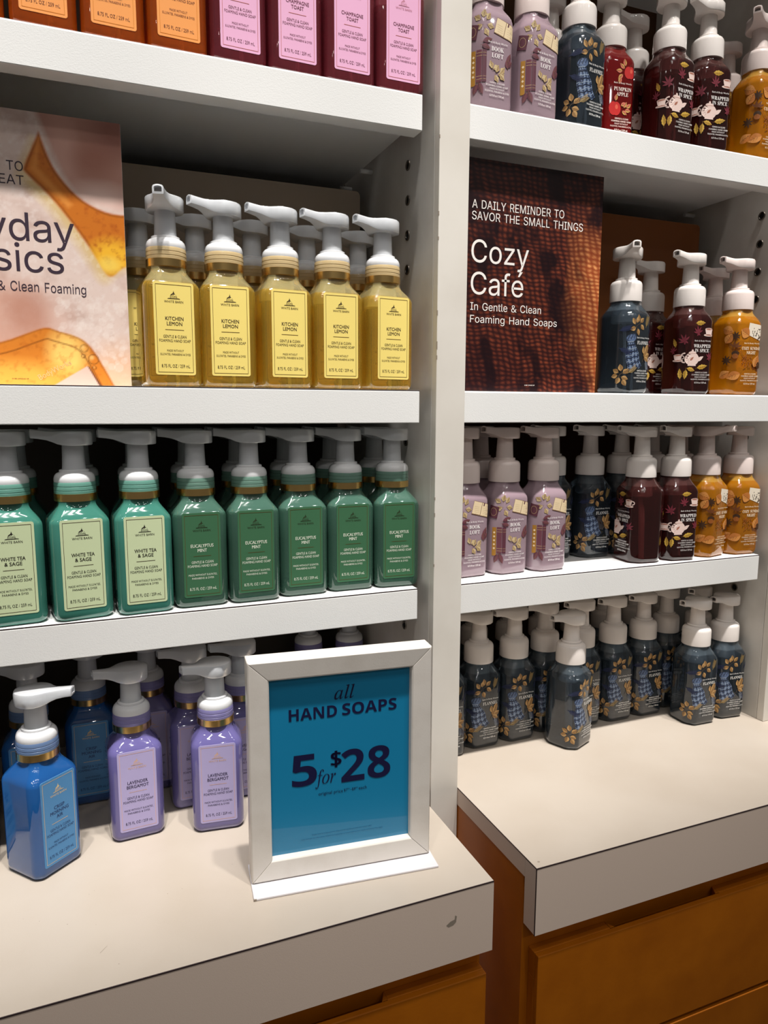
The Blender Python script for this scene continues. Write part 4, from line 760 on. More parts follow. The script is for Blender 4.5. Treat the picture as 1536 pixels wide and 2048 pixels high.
def art_spice():
    a = Art({'white': (244,238,234), 'cup': (234,208,198), 'tea': (170,112,92), 'yel': (206,168,72), 'yel2': (176,136,50), 'stem': (120,86,40), 'mar': (128,50,62), 'mar2': (104,36,48)})
    c = .0035
    def maple(u, v, r, an):
        for g in (-70, -35, 0, 35, 70, 150, -150): a.leaf(u, v, r*(1-abs(g)/260), r*.22, an+g, 'mar', 'mar2', n=6)
    a.leaf(-.0080, .0925, .0150, .0068, 4, 'yel', 'yel2', 'stem', 4)
    maple(-.0035, .0800, .0105, 100); a.cup(.0130, .0820, .0130, 'cup', 'tea')
    a.text('WRAPPED', c, .0612, .0043, .0265, 'S'); a.text('IN SPICE', c, .0553, .0043, .0218, 'S')
    a.pot(-.0110, .0470, .0290, 'cup', 'tea'); maple(.0150, .0480, .0095, 60)
    a.leaf(-.0030, .0345, .0165, .0068, 12, 'yel', 'yel2', 'stem', 4); a.leaf(-.0180, .0340, .0120, .0060, -15, 'yel', 'yel2', 'stem', 4); a.leaf(-.0190, .0320, .0125, .0060, -95, 'yel', 'yel2', 'stem', 4)
    maple(-.0220, .0690, .0110, 120); maple(-.0370, .0560, .0090, 100)
    a.leaf(-.0330, .0620, .0120, .0056, 110, 'yel', 'yel2', 'stem', 4); a.cup(-.0300, .0480, .0115, 'cup', 'tea')
    a.leaf(-.0255, .0200, .0140, .0060, 95, 'yel', 'yel2', 'stem', 4)
    a.facts(c); return a.mesh()

def art_cozy():
    a = Art({'white': (250,236,206), 'paper': (238,226,206), 'dot': (70,60,54), 'leaf': (208,140,72), 'leaf2': (188,116,54), 'vein': (110,62,28), 'dark': (66,42,24), 'berry': (150,86,36)})
    c = .0035
    a.rect(.0085, .0880, .0220, .0160, -8, 'paper', 5); a.rect(.0105, .0855, .0205, .0170, -20, 'paper', 5)
    rr = random.Random(4)
    for k in range(26): a.rect(.0035 + .014*rr.random(), .0790 + .0120*rr.random(), .0011, .0011, -20, 'dot', 1, 1)
    a.line([(.0130,.0760),(.0185,.0800)], .0012, 'dark')
    a.leaf(-.0010, .0800, .0160, .0150, 150, 'leaf', 'leaf2', 'vein'); a.star(-.0215, .0795, .0068, 'dark')
    a.text('COZY SUNDAY', c, .0612, .0040, .0310, 'S'); a.text('NIGHT', c, .0554, .0040, .0150, 'S')
    a.line([(-.0240,.0700),(-.0120,.0560),(.0020,.0400)], .0006, 'vein')
    for k in range(34): a.ell(-.0100 + .0150*rr.random() , .0540 - .0160*rr.random(), .0010, .0010, 'berry', n=6)
    for g in (60, 100, 140, 20): a.leaf(-.0210, .0640, .0090, .0030, g, 'vein', n=5)
    a.ell(-.0205, .0560, .0045, .0038, 'dark'); a.ell(-.0205, .0525, .0036, .0034, 'berry')
    a.leaf(.0090, .0380, .0170, .0105, 70, 'leaf', 'leaf2', 'vein'); a.star(-.0310, .0470, .0070, 'dark'); a.ell(.0160, .0405, .0040, .0046, 'dark')
    a.leaf(-.0130, .0290, .0180, .0120, 200, 'leaf', 'leaf2', 'vein'); a.leaf(-.0330, .0700, .0150, .0110, 60, 'leaf', 'leaf2', 'vein'); a.leaf(-.0380, .0900, .0150, .0120, -20, 'leaf', 'leaf2', 'vein')
    a.leaf(-.0400, .0240, .0160, .0110, 30, 'leaf', 'leaf2', 'vein')
    a.facts(c); return a.mesh()

def art_apple():
    a = Art({'white': (246,236,226), 'red': (196,42,40), 'red2': (222,96,74), 'green': (150,140,60), 'pink': (214,120,96), 'gold': (206,160,90), 'stem': (90,50,30)})
    c = .0035
    def apple(u, v, r):
        a.ell(u-r*.25, v, r*.8, r, 'red'); a.ell(u+r*.25, v, r*.8, r, 'red'); a.ell(u+r*.3, v+r*.25, r*.25, r*.35, 'red2'); a.line([(u, v+r*.8), (u+r*.2, v+r*1.4)], .0006, 'stem')
    apple(.0125, .0830, .0070)
    for (u, v, an) in ((.0050,.0870,140),(.0020,.0840,180),(.0030,.0800,220),(.0060,.0900,100),(.0000,.0770,260)): a.leaf(u, v, .0085, .0048, an, 'pink', 'gold', 'stem')
    a.text('PUMPKIN', c, .0610, .0042, .0245, 'S'); a.text('APPLE', c, .0552, .0042, .0165, 'S')
    apple(-.0065, .0400, .0080)
    for (u, v, an) in ((.0020,.0440,30),(.0060,.0420,60),(.0080,.0390,0),(.0100,.0420,40),(.0040,.0380,-30),(-.0060,.0490,80)): a.leaf(u, v, .0080, .0046, an, 'pink', 'gold', 'stem')
    a.facts(c); return a.mesh()

BB = {
 'book': (liquid('mauve_soap', (174, 150, 160), 0.25, 0.08), 'blush', art_bookloft()),
 'flannel': (liquid('slate_blue_soap', (68, 80, 91), 0.78, shell=(116, 132, 144), level=.104), 'white', art_flannel()),
 'spice': (liquid('dark_cherry_soap', (84, 32, 30), 0.8, shell=(130, 84, 80), level=.104), 'white', art_spice()),
 'cozy': (liquid('amber_soap', (212, 134, 14), 0.55, shell=(226, 170, 70), level=.106), 'blush', art_cozy()),
 'apple': (liquid('red_soap', (150, 20, 22), 0.6, shell=(170, 60, 56), level=.104), 'white', art_apple()),
}
BBP = {}
for k, (lm, pump, art) in BB.items():
    bm_ = BODY['b'].copy(); bm_.materials.append(lm); BBP[k] = (bm_, pump, art)

# ------------------------------------------------------------------ placing the bottles
def k_clear(kind): return kind in ('lemon', 'pink', 'orange', 'flannel', 'spice')
def dip(m_):
    m = MB(); n = 12
    m.rings([[(r_*cos(2*pi*i/n) + dx, r_*sin(2*pi*i/n), z) for i in range(n)] for r_, z, dx in ((.0019,.0050,.006),(.0019,.0700,.002),(.0019,.0880,0),(.0100,.0882,0),(.0124,.0900,0),(.0124,.1140,0))])
    return m.mesh('dip_tube', [m_], 40)
DIP_W, DIP_B = dip(M_CLEAR2), dip(M_CLEAR2)
def bottle(kind, x, y, lvl, rot, spout, label, group):
    """spout = heading of the nozzle in degrees, counter-clockwise from +X"""
    t = thing('soap_bottle', label, 'soap bottle', (x, y, ZS[lvl] + 0.0001), radians(rot), group)
    hd = radians(spout - rot)
    if kind in WBP:
        b, c, l = WBP[kind]
        ob('bottle_body', b, t); ob('label', l, t); ob('neck_band', BAND_W, t)['label'] = 'shiny gold neck band'
        ob('collar', c, t); ob('pump_dome', DOME_W, t)
        if k_clear(kind): ob('dip_tube', DIP_W, t)
        s = ob('pump_stem', STEM_W, t); ob('inner_tube', TUBE_W, s)
        h = ob('pump_head', HEAD_W, t)
    else:
        b, p, a = BBP[kind]
        ob('bottle_body', b, t); ob('printed_design', a, t); ob('collar', COLLAR_B[p], t)
        if k_clear(kind): ob('dip_tube', DIP_B, t)
        ob('pump_stem', STEM_B[p], t); h = ob('pump_head', HEAD_B[p], t)
    h.rotation_euler = (0, 0, hd)
    return t
G = {'or': 'orange soap bottles on the top left shelf', 'pk': 'pink soap bottles on the top left shelf'}
def row(lst, group):
    for a in lst: bottle(*a, group)

# ================================================================== left bay bottles
g = 'orange soap bottles on the top left shelf'
row([('orange', -.0780, .074, '1', 2, 190, 'orange soap bottle cut off by the left picture edge on the top left shelf'),
     ('orange', -.0195, .074, '1', 3, 190, 'orange soap bottle with peach label, left one of three whole orange bottles'),
     ('orange', .0385, .074, '1', 3, 190, 'orange soap bottle with peach label, middle one of three whole orange bottles'),
     ('orange', .0955, .074, '1', 3, 190, 'orange soap bottle with peach label, standing next to the pink bottles')], g)
g = 'pink soap bottles on the top left shelf'
row([('pink', .1530, .074, '1', 3, 190, 'berry pink soap bottle with pale pink label, standing next to the orange bottles'),
     ('pink', .2102, .074, '1', 2, 190, 'berry pink soap bottle with pale pink label, second pink one from the left'),
     ('pink', .2675, .074, '1', 2, 190, 'berry pink soap bottle with pale pink label, second pink one from the white post'),
     ('pink', .3248, .074, '1', 1, 190, 'berry pink soap bottle with pale pink label, nearest the white post')], g)
g = 'yellow soap bottles on the left middle shelf'
row([('lemon', .0804, .074, '2', 6, 256, 'yellow soap bottle nearest the foam poster, its nozzle pointing at the viewer'),
     ('lemon', .1375, .074, '2', 0, 200, 'yellow soap bottle, second from the foam poster in the front row'),
     ('lemon', .1965, .074, '2', 5, 194, 'yellow soap bottle, middle one of the five in the front row'),
     ('lemon', .2540, .074, '2', 2, 196, 'yellow soap bottle, fourth from the foam poster in the front row'),
     ('lemon', .3130, .074, '2', 6, 196, 'yellow soap bottle at the right end of the front row by the post')], g)
g = 'yellow soap bottles in the second row on the left middle shelf'
row([('lemon', .0585, .137, '2', 0, 185, 'shaded yellow soap bottle in the second row, half hidden by the foam poster'),
     ('lemon', .1177, .137, '2', 0, 185, 'shaded yellow soap bottle in the second row, seen between first and second front bottles'),
     ('lemon', .1800, .137, '2', 0, 190, 'shaded yellow soap bottle in the second row, seen between second and third front bottles'),
     ('lemon', .2440, .137, '2', 0, 190, 'shaded yellow soap bottle in the second row, seen between third and fourth front bottles'),
     ('lemon', .3070, .137, '2', 0, 190, 'shaded yellow soap bottle in the second row, nearest the white post')], g)
g = 'teal soap bottles on the lower left shelf'
row([('tea', -.0745, .0735, '3', 6, 192, 'teal soap bottle with pale green label, cut off by the left picture edge'),
     ('tea', -.0150, .0720, '3', 9, 188, 'teal soap bottle with pale green label, middle one of the three in front'),
     ('tea', .0450, .0720, '3', 4, 190, 'teal soap bottle with pale green label, next to the dark green labels')], g)
g = 'teal soap bottles in the second row on the lower left shelf'
row([('tea', x, .137, '3', 0, 188, l) for x, l in (
     (-.0720, 'shaded teal soap bottle in the second row at the left picture edge'),
     (-.0110, 'shaded teal soap bottle in the second row, behind the middle teal bottle'),
     (.0462, 'shaded teal soap bottle in the second row, behind the teal bottle beside the green ones'))], g)
g = 'green soap bottles on the lower left shelf'
row([('mint', .1022, .0776, '3', 2, 182, 'green soap bottle with dark green label, next to the teal bottles'),
     ('mint', .1588, .0769, '3', 1.5, 180, 'green soap bottle with dark green label, second from the teal bottles'),
     ('mint', .2154, .0835, '3', 1, 182, 'green soap bottle with dark green label, middle one of the five in front'),
     ('mint', .2720, .0855, '3', 0, 184, 'green soap bottle with dark green label, fourth from the teal bottles'),
     ('mint', .3287, .0818, '3', -3, 184, 'green soap bottle with dark green label, nearest the white post')], g)
g = 'green soap bottles in the second row on the lower left shelf'
row([('mint', x, .143, '3', 0, 192, l) for x, l in (
     (.1025, 'shaded green soap bottle in the second row, nearest the teal ones'),
     (.1595, 'shaded green soap bottle in the second row, second from the teal ones'),
     (.2165, 'shaded green soap bottle in the second row, behind the middle front green bottle'),
     (.2735, 'shaded green soap bottle in the second row, behind the fourth front green bottle'),
     (.3302, 'shaded green soap bottle in the second row, deepest beside the white post'))], g)
g = 'blue soap bottles on the left counter'
row([('blue', -.0622, .0538, 'C', 40, 340, 'bright blue soap bottle standing forward on the left counter, nozzle pointing right'),
     ('blue', -.0151, .1780, 'C', 0, 185, 'shaded blue soap bottle on the left counter behind the forward lavender bottle'),
     ('blue', -.0755, .1380, 'C', 0, 185, 'shaded blue soap bottle on the counter right behind the forward blue bottle'),
     ('blue', -.1340, .0860, 'C', 4, 188, 'blue soap bottle on the counter, only a sliver in view at the left picture edge')], g)
g = 'lavender soap bottles on the left counter'
row([('lav', .0278, .0859, 'C', 4, 190, 'lavender soap bottle standing alone in front between the blue bottle and the price sign'),
     ('lav', .1139, .0687, 'C', -7, 196, 'lavender soap bottle standing right beside the white framed price sign'),
     ('lav', .0510, .1810, 'C', 0, 185, 'shaded lavender soap bottle at the back, just right behind the lone front lavender bottle'),
     ('lav', .0960, .1270, 'C', 0, 190, 'shaded lavender soap bottle directly behind and left of the one beside the sign'),
     ('lav', .1535, .1265, 'C', 0, 190, 'shaded lavender soap bottle peeking out behind the left edge of the price sign'),
     ('lav', .1080, .1850, 'C', 0, 190, 'shaded lavender soap bottle in the back row, seen above the bottle beside the sign'),
     ('lav', .1650, .1860, 'C', 0, 190, 'shaded lavender soap bottle in the back row behind the top left corner of the sign'),
     ('lav', .2700, .2400, 'C', 0, 190, 'shaded lavender soap bottle at the back, its cap seen above the middle of the sign'),
     ('lav', .3270, .2300, 'C', 0, 190, 'shaded lavender soap bottle at the back, its cap seen above the sign near the post')], g)

# ================================================================== right bay bottles
g = 'mixed soap bottles on the top right shelf'
row([('book', .4386, .0760, '1', 2, 190, 'mauve soap bottle on the top right shelf, nearest the white post'),
     ('book', .4990, .0760, '1', 8, 190, 'mauve soap bottle on the top right shelf, beside the slate blue bottle'),
     ('flannel', .5655, .0760, '1', 10, 200, 'slate blue soap bottle with plaid cloth print on the top right shelf'),
     ('apple', .6326, .1020, '1', -6, 195, 'deep red soap bottle with apple print on the top right shelf'),
     ('spice', .7040, .0760, '1', 4, 200, 'dark brown teapot-print soap bottle on the top right shelf, left of the front pair'),
     ('spice', .7660, .0760, '1', -8, 195, 'dark brown teapot-print soap bottle on the top right shelf, right of the front pair'),
     ('cozy', .8560, .0760, '1', -2, 215, 'amber soap bottle at the right end of the top right shelf')], g)
row([('spice', .7015, .1400, '1', 0, 195, 'shaded dark soap bottle behind the left teapot-print bottle on the top right shelf'),
     ('cozy', .8740, .1450, '1', 0, 190, 'shaded amber soap bottle behind the front amber one on the top right shelf'),
     ('flannel', .5700, .1420, '1', 0, 190, 'shaded slate blue soap bottle behind the plaid-print one on the top right shelf')], g)
g = 'mixed soap bottles beside the knit poster'
row([('flannel', .6527, .074, '2', 13, 246, 'slate blue soap bottle right beside the knit poster, nozzle pointing at the viewer'),
     ('spice', .7598, .074, '2', -6, 196, 'dark brown teapot-print soap bottle in the middle beside the knit poster'),
     ('cozy', .8481, .074, '2', -6, 186, 'amber soap bottle with leaf print at the right end of the knit poster shelf'),
     ('spice', .7480, .1365, '2', 0, 190, 'shaded dark brown soap bottle in second row behind the slate blue one by the poster'),
     ('cozy', .8700, .1370, '2', 0, 190, 'shaded soap bottle behind the amber one on the knit poster shelf')], g)
g = 'mauve soap bottles on the lower right shelf'
row([('book', .4312, .0933, '3', 5, 216, 'mauve soap bottle on the lower right shelf, half hidden by the white post'),
     ('book', .4883, .0915, '3', 4.5, 194, 'mauve soap bottle on the lower right shelf, middle one of three'),
     ('book', .5452, .0879, '3', 4.5, 190, 'mauve soap bottle on the lower right shelf, right one of three'),
     ('book', .4870, .1500, '3', 0, 190, 'shaded mauve soap bottle in the second row behind the middle mauve bottle')], g)
g = 'mixed soap bottles on the lower right shelf'
row([('flannel', .6565, .1363, '3', 2, 200, 'shaded slate blue plaid-print soap bottle set back on the lower right shelf'),
     ('flannel', .5990, .1470, '3', 0, 190, 'shaded slate blue soap bottle peeking out behind the right mauve bottle'),
     ('flannel', .7140, .1390, '3', 0, 190, 'shaded slate blue soap bottle set back, behind the sideways dark brown bottle'),
     ('spice', .6985, .0799, '3', -96, 176, 'dark brown soap bottle turned sideways on the lower right shelf'),
     ('spice', .7555, .0753, '3', -6, 196, 'dark brown teapot-print soap bottle facing forward on the lower right shelf'),
     ('cozy', .8150, .0800, '3', 14, 292, 'amber soap bottle turned sideways on the lower right shelf'),
     ('cozy', .8740, .0771, '3', -4, 194, 'amber soap bottle with leaf print facing forward at the end of the lower right shelf'),
     ('spice', .7705, .1400, '3', 0, 190, 'shaded dark brown soap bottle in second row of the lower right shelf'),
     ('cozy', .8270, .1420, '3', 0, 190, 'shaded amber soap bottle in second row behind the sideways amber one')], g)
g = 'slate blue soap bottles on the right counter'
row([('flannel', .5961, .0825, 'C', 24, 190, 'slate blue soap bottle standing forward alone on the right counter'),
     ('flannel', .8150, .0765, 'C', -2, 190, 'slate blue soap bottle on the right counter, left of the forward pair at the right'),
     ('flannel', .8725, .0785, 'C', -6, 194, 'slate blue soap bottle on the right counter, right of the forward pair by the upright'),
     ('flannel', .4235, .1234, 'C', -5, 238, 'slate blue soap bottle on the right counter, partly hidden by the white post'),
     ('flannel', .4800, .1312, 'C', 1.5, 188, 'slate blue soap bottle on the right counter, first whole one from the white post'),
     ('flannel', .5366, .1315, 'C', 2, 190, 'slate blue soap bottle on the right counter, left of the forward lone one'),
     ('flannel', .5935, .1400, 'C', 0, 190, 'slate blue soap bottle on the right counter, hidden behind the forward lone one'),
     ('flannel', .6525, .1344, 'C', -1, 198, 'slate blue soap bottle on the right counter, just right behind the forward lone one'),
     ('flannel', .7085, .1322, 'C', 0, 200, 'slate blue soap bottle on the right counter, second right of the forward lone one'),
     ('flannel', .7645, .1315, 'C', 0, 200, 'slate blue soap bottle on the right counter, left of the forward pair'),
     ('flannel', .8200, .1435, 'C', 0, 190, 'slate blue soap bottle on the right counter, behind the left one of the forward pair'),
     ('flannel', .8756, .1335, 'C', 0, 206, 'slate blue soap bottle on the right counter, behind the right one of the forward pair')], g)
g = 'slate blue soap bottles in the back row on the right counter'
row([('flannel', .4520 + i*.0585, .1972 + .0012*(i % 2), 'C', 0, 188 + 3*(i % 3), 'dark slate blue soap bottle at the very back, ' + l) for i, l in enumerate((
     'nearest the white post', 'left of the forward lone bottle', 'over the forward lone bottle', 'right of the forward lone bottle',
     'behind the gap before the middle pair', 'behind the middle of the row', 'behind the left of the forward pair', 'deepest beside the right upright'))], g)

# ================================================================== posters
import numpy as np
def vnoise(U, V, seed):
    rs = np.random.RandomState(seed); T = rs.rand(64, 64)
    iu, iv = np.floor(U).astype(int), np.floor(V).astype(int); fu, fv = U - iu, V - iv
    fu = fu*fu*(3-2*fu); fv = fv*fv*(3-2*fv)
    q = lambda a, b: T[a % 64, b % 64]
    return (q(iu,iv)*(1-fu)+q(iu+1,iv)*fu)*(1-fv) + (q(iu,iv+1)*(1-fu)+q(iu+1,iv+1)*fu)*fv
def fbm(U, V, seed): return sum(vnoise(U*2**k, V*2**k, seed+k)/2**(k+1) for k in range(4))
def lin(c):
    c = np.asarray(c, float)/255; return np.where(c <= .04045, c/12.92, ((c+.055)/1.055)**2.4)
def poly_sd(U, V, P):
    d = np.full(U.shape, 9.0); ins = np.zeros(U.shape, bool); n = len(P)
    for i in range(n):
        (ax, ay), (bx, by) = P[i-1], P[i]; ex, ey = bx-ax, by-ay
        t = np.clip(((U-ax)*ex+(V-ay)*ey)/(ex*ex+ey*ey), 0, 1)
        d = np.minimum(d, np.hypot(U-ax-t*ex, V-ay-t*ey))
        c = ((ay > V) != (by > V)) & (U < (bx-ax)*(V-ay)/((by-ay) if by != ay else 1e-9) + ax); ins ^= c
    return np.where(ins, -d, d)
def rounded(P, n=2):
    for _ in range(n):
        P = [q for i in range(len(P)) for q in ((P[i-1][0]*.75+P[i][0]*.25, P[i-1][1]*.75+P[i][1]*.25), (P[i-1][0]*.25+P[i][0]*.75, P[i-1][1]*.25+P[i][1]*.75))]
    return P
def mix(a, b, t):
    t = np.clip(t, 0, 1)[..., None]; return a*(1-t) + np.asarray(b)*t
def soft(d, w): return np.clip(.5 - d/w, 0, 1)
def printed_sheet(name, u0, u1, v1, nu, nv, paint, parent, rough=.35):
    U, V = np.meshgrid(np.linspace(u0, u1, nu), np.linspace(0, v1, nv))
    C = paint(U, V)
    me = bpy.data.meshes.new(name)
    vs = np.stack([U.ravel(), np.full(U.size, -.0003), V.ravel()], 1)
    idx = np.arange(nu*nv).reshape(nv, nu)
    F = np.stack([idx[:-1,:-1].ravel(), idx[:-1,1:].ravel(), idx[1:,1:].ravel(), idx[1:,:-1].ravel()], 1)
    me.from_pydata(vs.tolist(), [], F.tolist())
    at = me.color_attributes.new('print', 'FLOAT_COLOR', 'POINT')
    at.data.foreach_set('color', np.concatenate([C.reshape(-1, 3), np.ones((U.size, 1))], 1).astype(np.float32).ravel())
    m = bpy.data.materials.new(name); m.use_nodes = True; nt = m.node_tree
    a = nt.nodes.new('ShaderNodeAttribute'); a.attribute_name = 'print'
    b = nt.nodes['Principled BSDF']; b.inputs['Roughness'].default_value = rough; b.inputs['Specular IOR Level'].default_value = .35
    nt.links.new(a.outputs['Color'], b.inputs['Base Color'])
    me.materials.append(m); return ob(name, me, parent)

def paint_foam(U, V):
    n1 = fbm(U*60+40, V*60+9, 1); n2 = fbm(U*260+70, V*260+5, 5); n3 = vnoise(U*1500+300, V*1500, 9)
    C = np.ones(U.shape+(3,))*lin((228, 206, 196))
    C = mix(C, lin((196, 164, 152)), (n1-.42)*2.2); C = mix(C, lin((240, 228, 222)), (n2-.50)*2.0); C = mix(C, lin((206, 180, 168)), (n3-.82)*2.5)
    C = mix(C, lin((206, 150, 128)), soft(np.hypot((U+.112)/.050, (V-.060)/.036)-1, .8)*.75)          # out-of-focus hand
    C = mix(C, lin((178, 116, 92)), soft(np.hypot((U+.090)/.016, (V-.070)/.022)-1, .9)*.45)
    C = mix(C, lin((226, 170, 120)), soft(np.hypot((U+.010)/.030, (V-.010)/.030)-1, .9)*.6)
    # tilted amber bottle, with its broad pale base towards the top right
    amb = [(-.0716,.2325),(-.0722,.2309),(-.0868,.1985),(-.0863,.195),(-.0640,.1745),(-.0440,.148),(-.0300,.1270),(-.0200,.1075),(-.0130,.1050),(-.0041,.115),(.014,.122),(.014,.166),(-.014,.164),(-.040,.176),(-.058,.196),(-.066,.213)]
    amb = rounded(amb)
    halo = soft(poly_sd(U+.006, V+.006, amb), .010)
    C = mix(C, lin((222, 190, 120)), halo*.75); C = mix(C, lin((238, 220, 190)), halo*(n2 > .52)*.35)
    d = poly_sd(U, V, amb); a = soft(d, .0022)
    A = np.ones(U.shape+(3,))*lin((206, 116, 34))
    A = mix(A, lin((140, 70, 18)), soft(np.abs(d+.0018)-.0008, .0016)*.7); A = mix(A, lin((246, 186, 52)), soft(np.hypot((U+.012)/.020, (V-.124)/.016)-1, .9))
    A = mix(A, lin((176, 84, 22)), (n2-.5)*2.6); A = mix(A, lin((250, 214, 96)), soft(np.hypot((U+.016)/.010, (V-.117)/.007)-1, 1.)*.8)
    A = mix(A, lin((232, 150, 66)), soft(poly_sd(U, V, [(-.072,.226),(-.081,.198),(-.05,.166),(-.046,.170),(-.074,.200)]), .004)*.8)
    C = mix(C, A, a)
    skin = [(-.0820,.2750),(-.0735,.2490),(-.0600,.2120),(-.0480,.1860),(-.0260,.1690),(.02,.1680),(.02,.2750)]
    s = soft(poly_sd(U, V, rounded(skin)), .006)
    S = np.ones(U.shape+(3,))*lin((196, 146, 130)); S = mix(S, lin((238, 204, 192)), soft(np.hypot((U+.022)/.026, (V-.176)/.014)-1, 1.1))
    S = mix(S, lin((150, 92, 78)), soft(np.hypot((U+.004)/.024, (V-.240)/.022)-1, 1.2)*.8); S = mix(S, lin((220, 174, 160)), soft(np.hypot((U+.052)/.012, (V-.215)/.030)-1, 1.)*.6)
    S = mix(S, lin((172, 112, 94)), soft(np.hypot((U+.026)/.016, (V-.212)/.014)-1, 1.2)*.7)
    C = mix(C, S, s)
    # lower amber bottle
    low = [(-.182,-.014),(-.182,.024),(-.162,.030),(-.1156,.0389),(-.0900,.0500),(-.0750,.0560),(-.0660,.0525),(-.0480,.0480),(-.0372,.0405),(-.0260,.0210),(-.0153,-.001),(-.0100,-.014)]
    low = rounded(low)
    d = poly_sd(U, V, low); a = soft(d, .0016)
    L = np.ones(U.shape+(3,))*lin((214, 128, 44)); L = mix(L, lin((250, 204, 110)), soft(np.hypot((U+.058)/.016, (V-.030)/.022)-1, .9)); L = mix(L, lin((236, 172, 74)), soft(np.hypot((U+.105)/.05, (V-.006)/.016)-1, .9))
    L = mix(L, lin((120, 62, 20)), soft(np.abs(d+.0105)-.0006, .0012)*.8); L = mix(L, lin((150, 82, 26)), soft(np.abs(d+.001)-.0006, .0016)*.7); L = mix(L, lin((180, 92, 26)), (n2-.52)*2.)
    L = mix(L, lin((226, 186, 172)), soft(poly_sd(U, V, [(-.0735,-.001),(-.0404,.0196),(-.0290,-.001)]), .001))
    L = mix(L, lin((70, 40, 30)), soft(poly_sd(U, V, [(-.0404,.0200),(-.0385,.0186),(-.0275,-.001),(-.0295,-.001)]), .001))
    C = mix(C, L, a)
    rs = np.random.RandomState(11)
    for k in range(120):                                                    # soap bubbles
        bx, by = rs.uniform(-.066, -.004), rs.uniform(.016, .082); r = rs.uniform(.0008, .0034)*(1 if rs.rand() > .25 else 1.3)
        if poly_sd(np.array([[bx]]), np.array([[by]]), low)[0, 0] < .002: continue
        q = np.hypot(U-bx, V-by); C = mix(C, lin((244, 232, 224)), (soft(q-r, .0012)*.22 + soft(np.abs(q-r)-.0002, .0009)*.25))
    for (bx, by, r) in ((-.0425,.0365,.0034),(-.0345,.0262,.0046),(-.0435,.0290,.0016),(-.0340,.0180,.0016)):
        q = np.hypot(U-bx, V-by); C = mix(C, lin((110, 60, 20)), soft(np.abs(q-r)-.0004, .0009)*.8); C = mix(C, lin((246, 206, 130)), soft(np.hypot(U-bx+r*.3, V-by-r*.35)-r*.35, r*.6)*.7)
    return C
def paint_knit(U, V):
    W_, H_ = .2045, .2600
    wx = (fbm(U*34+3, V*34+8, 41)-.47)*.010; wy = (fbm(U*34+20, V*34+31, 47)-.47)*.012
    A = radians(20); x, y = U + wx, V + wy
    p = x*cos(A) + y*sin(A)*.55; q = y - x*.30
    sw, sh = .0078, .0056
    k = np.floor(p/sw); fp = p/sw - k - .5
    qq = q/sh + .5*(k % 2) + .55*fp; kq = np.floor(qq); fq = qq - kq - .5
    rnd = vnoise(k*3.7+30, kq*2.3+30, 21)
    st = np.exp(-((fp/.40)**2 + (fq/.36)**2)*1.3)*(.45 + .9*rnd)
    ply = .75 + .25*np.sin((fq*1.2 + fp)*14)                        # twisted plies of the yarn
    fuzz = vnoise(U*900+50, V*900+50, 31)*.6 + vnoise(U*2200+50, V*2200+50, 33)*.4
    big = fbm(U*22+7, V*20+2, 14); dark = fbm(p*40+11, q*26+4, 17)
    s = np.clip(st*ply*(.75+.5*fuzz), 0, 1.2)
    # a bright fold runs down the right-hand edge and widens below
    edge = .93 - .12*np.sin(np.clip(1 - V/H_, 0, 1)*3.6) + .22*(big-.47)
    t = np.clip((U/W_ - edge + .10)/.16, 0, 1)*np.clip((.80 - V/H_)/.22, .06, 1)
    C = mix(np.ones(U.shape+(3,))*lin((40, 16, 18)), lin((136, 64, 42)), s)
    C = mix(C, mix(np.ones(U.shape+(3,))*lin((150, 66, 34)), lin((250, 172, 106)), s), t)
    mid = np.clip(1 - np.abs(U/W_-.62)/.30, 0, 1)*np.clip((.8 - V/H_)/.5, 0, 1)
    C = mix(C, lin((178, 92, 52)), mid*.12*s)
    C = mix(C, lin((24, 9, 14)), np.clip((dark-.50)*6.5, 0, .92)*(1-.6*t))
    C = mix(C, lin((26, 10, 16)), np.clip(1.15 - V/H_/.20, 0, 1)*np.clip(1.0 - U/W_*1.5, 0, 1)*.85)
    C = mix(C, lin((30, 14, 18)), np.clip((V/H_-.74)/.24, 0, 1)*.55)
    C = mix(C, lin((34, 14, 18)), np.clip(1 - U/W_/.35, 0, 1)*.35)
    return C
def poster(label, loc, u0, u1, h, nu, nv, paint, name):
    t = thing('poster', label, 'poster', loc)
    m = MB(); m.box(u0, u1, 0, .0048, 0, h); m.build('foam_board', [M_CARD], t, bevel=.0004)
    printed_sheet(name, u0 + .0002, u1 - .0002, h - .0002, nu, nv, paint, t)
    return t
lp = poster('tall poster with amber soap bottle and foam picture at the left end of the shelf', (.0427, .078, ZS['2'] + .0001), -.203, 0.0, .2485, 190, 236, paint_foam, 'printed_picture')
rp = poster('tall brown knit-textured poster with white lettering beside the white post', (.3948, .060, ZS['2'] + .0001), 0.0, .2042, .2605, 330, 420, paint_knit, 'knit_picture')
M_PINK_INK = mat('poster_plum_ink', (58, 44, 58), .4); M_PALE_INK = mat('poster_pale_ink', (236, 190, 130), .4); M_DARK_INK = mat('poster_code_ink', (50, 34, 30), .4)
def front(u, v, off=0.0): return (u, -.0005 - off, v)
m = MB(); T = lambda s, u, v, cap, w=None, al='r', mi=0, **k: put_text(m, mi, s, u, v, cap, w, font='H', align=al, place=front, **k)
T('S TO', -.0866, .1950, .0084, .0245); T('EAT', -.0866, .1828, .0084, .0205)
m.build('tagline', [M_PINK_INK], lp); m = MB()
T('Everyday', -.0458, .1336, .0252, None, track=-.012); T('Basics', -.0565, .1056, .0252, None, track=-.008)
m.build('headline', [M_PINK_INK], lp); m = MB()
T('Gentle & Clean Foaming', -.0380, .0876, .0088, .1080)
m.build('subtitle', [M_PINK_INK], lp); m = MB()
